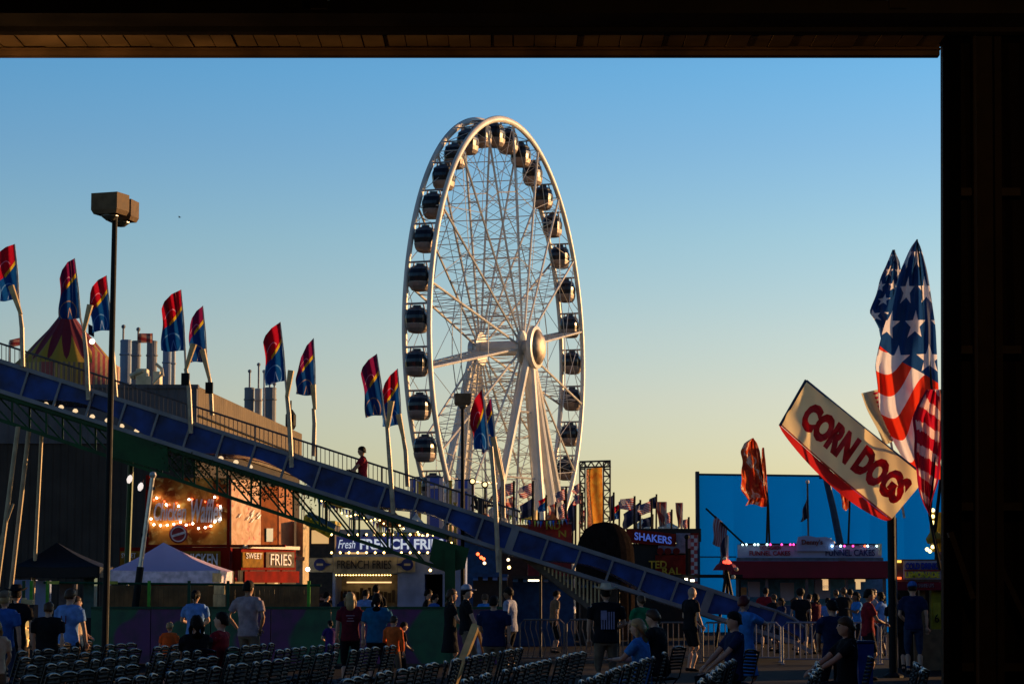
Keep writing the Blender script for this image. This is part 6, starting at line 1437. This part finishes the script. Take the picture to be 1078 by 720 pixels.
# ------------------------------------------------------------------ rows of folding chairs facing left
seat_m = mat('chair_black_plastic', (.003, .0035, .005), .6, 0, .2, 5, spec=.06); top_m = mat('chair_top_gloss', (.006, .007, .009), .3, 0, .2, 5, spec=.2); leg_m = mat('chair_leg', (.012, .012, .013), .4, .2, .2, spec=.1)
def make_chair():
    t = thing('folding_chair', 'black folding chair in the dark seating rows', 'chair', (0, 0, 0), 'folding chairs in rows facing left')
    # local: chair faces -X, width along Y
    mb = MB(); 
    mb.grid(lambda u, v: Vector((-.20+.40*u, -.21+.42*v, .44-.025*math.sin(math.pi*u)+.012*math.cos((v-.5)*5))), 8, 6); o = mb.build('seat', seat_m, t, smooth=True, thick=.018)
    mb = MB()       # slatted back with rounded top edge
    for k in range(7):
        z = .58+k*.046; xo = .225+(z-.44)*.24
        mb.path([(xo-.012*math.cos(q*1.4), q*.2, z) for q in (-1, -.6, -.2, .2, .6, 1)], .014, 6, ell=1.25)
    mb.build('backrest', seat_m, t, smooth=True); mb = MB()
    mb.path([(.225+.43*.24-.02*math.cos(q*1.4), q*.205, .895-.035*abs(q)**3) for q in (-1, -.75, -.4, 0, .4, .75, 1)], .016, 8)
    mb.build('top_bar', top_m, t, smooth=True)
    for sg in (1, -1):
        MB().path([(.335, sg*.215, .88), (.22, sg*.22, .46), (-.20, sg*.225, .0)], .011, 7).build('leg', leg_m, t); MB().path([(-.05, sg*.20, .44), (.10, sg*.205, .22), (.24, sg*.205, .0)], .011, 7).build('leg', leg_m, t)
    mb = MB(); mb.tube((-.12, -.22, .1), (-.12, .22, .1), .009, 6); mb.build('stretcher', leg_m, t)
    return t
proto = make_chair(); used = False; count = 0
rowdir = Vector((math.sin(math.atan(341/2500)), math.cos(math.atan(341/2500)), 0)); lat = Vector((-rowdir.y, rowdir.x, 0))
ang0 = math.atan2(rowdir.y, rowdir.x)-math.pi/2
people_xy = [(o.location.x, o.location.y) for o in scene.objects if o.name.startswith('person') and o.type == 'EMPTY']
def place(u, s, da=0.0):
    global used, count
    p = lat*u + rowdir*s
    if abs(p.x) > 539/2500*p.y+.25 and not (p.x < 0 and False): return
    if p.x > 3.25/18*p.y+.1: return
    if any((p.x-a)**2+(p.y-b)**2 < .30**2 for a, b in people_xy if (a-p.x)**2 < 9):
        # seated people keep their chair, standing ones push it aside
        if not any((p.x-a)**2+(p.y-b)**2 < .30**2 for a, b in seated): return
    if count >= 296: return
    o = proto if not used else copy_tree(proto); used = True; count += 1
    o.location = (p.x, p.y, 0); o.rotation_euler = (0, 0, ang0+da+rnd.gauss(0, .07)); return o
seated = [(GX(a, b), b) for a, b in ((206, 33.5), (223, 34.5), (672, 31.5), (692, 35), (767, 33), (886, 29.5))]
for (sx_, sy_), fc_ in zip(seated, (110, 160, 170, 150, 200, 180)):
    o = proto if not used else copy_tree(proto); used = True; count += 1
    a = R(fc_-180); o.location = (sx_+.02*math.cos(a), sy_, 0); o.rotation_euler = (0, 0, a)
def clear(u, s): 
    p = lat*u+rowdir*s; return all((p.x-a)**2+(p.y-b)**2 > .42**2 for a, b in seated)
rows = [(-1.6, 21.0, 24.6), (-.55, 24.6, 27.8), (.55, 23.0, 28.0), (1.55, 21.5, 28.5), (2.6, 21.5, 30.0), (3.7, 21.5, 32.0), (4.8, 21.5, 34), (6.9, 21.5, 35), (7.95, 22, 36), (9.0, 25, 36.5), (10.1, 28, 37), (11.2, 31, 37), (12.3, 34, 37.5)]
for u, s0, s1 in rows:
    s = s0
    while s < s1:
        if clear(u, s) and rnd.random() > .05: place(u+rnd.gauss(0, .02), s)
        s += .56
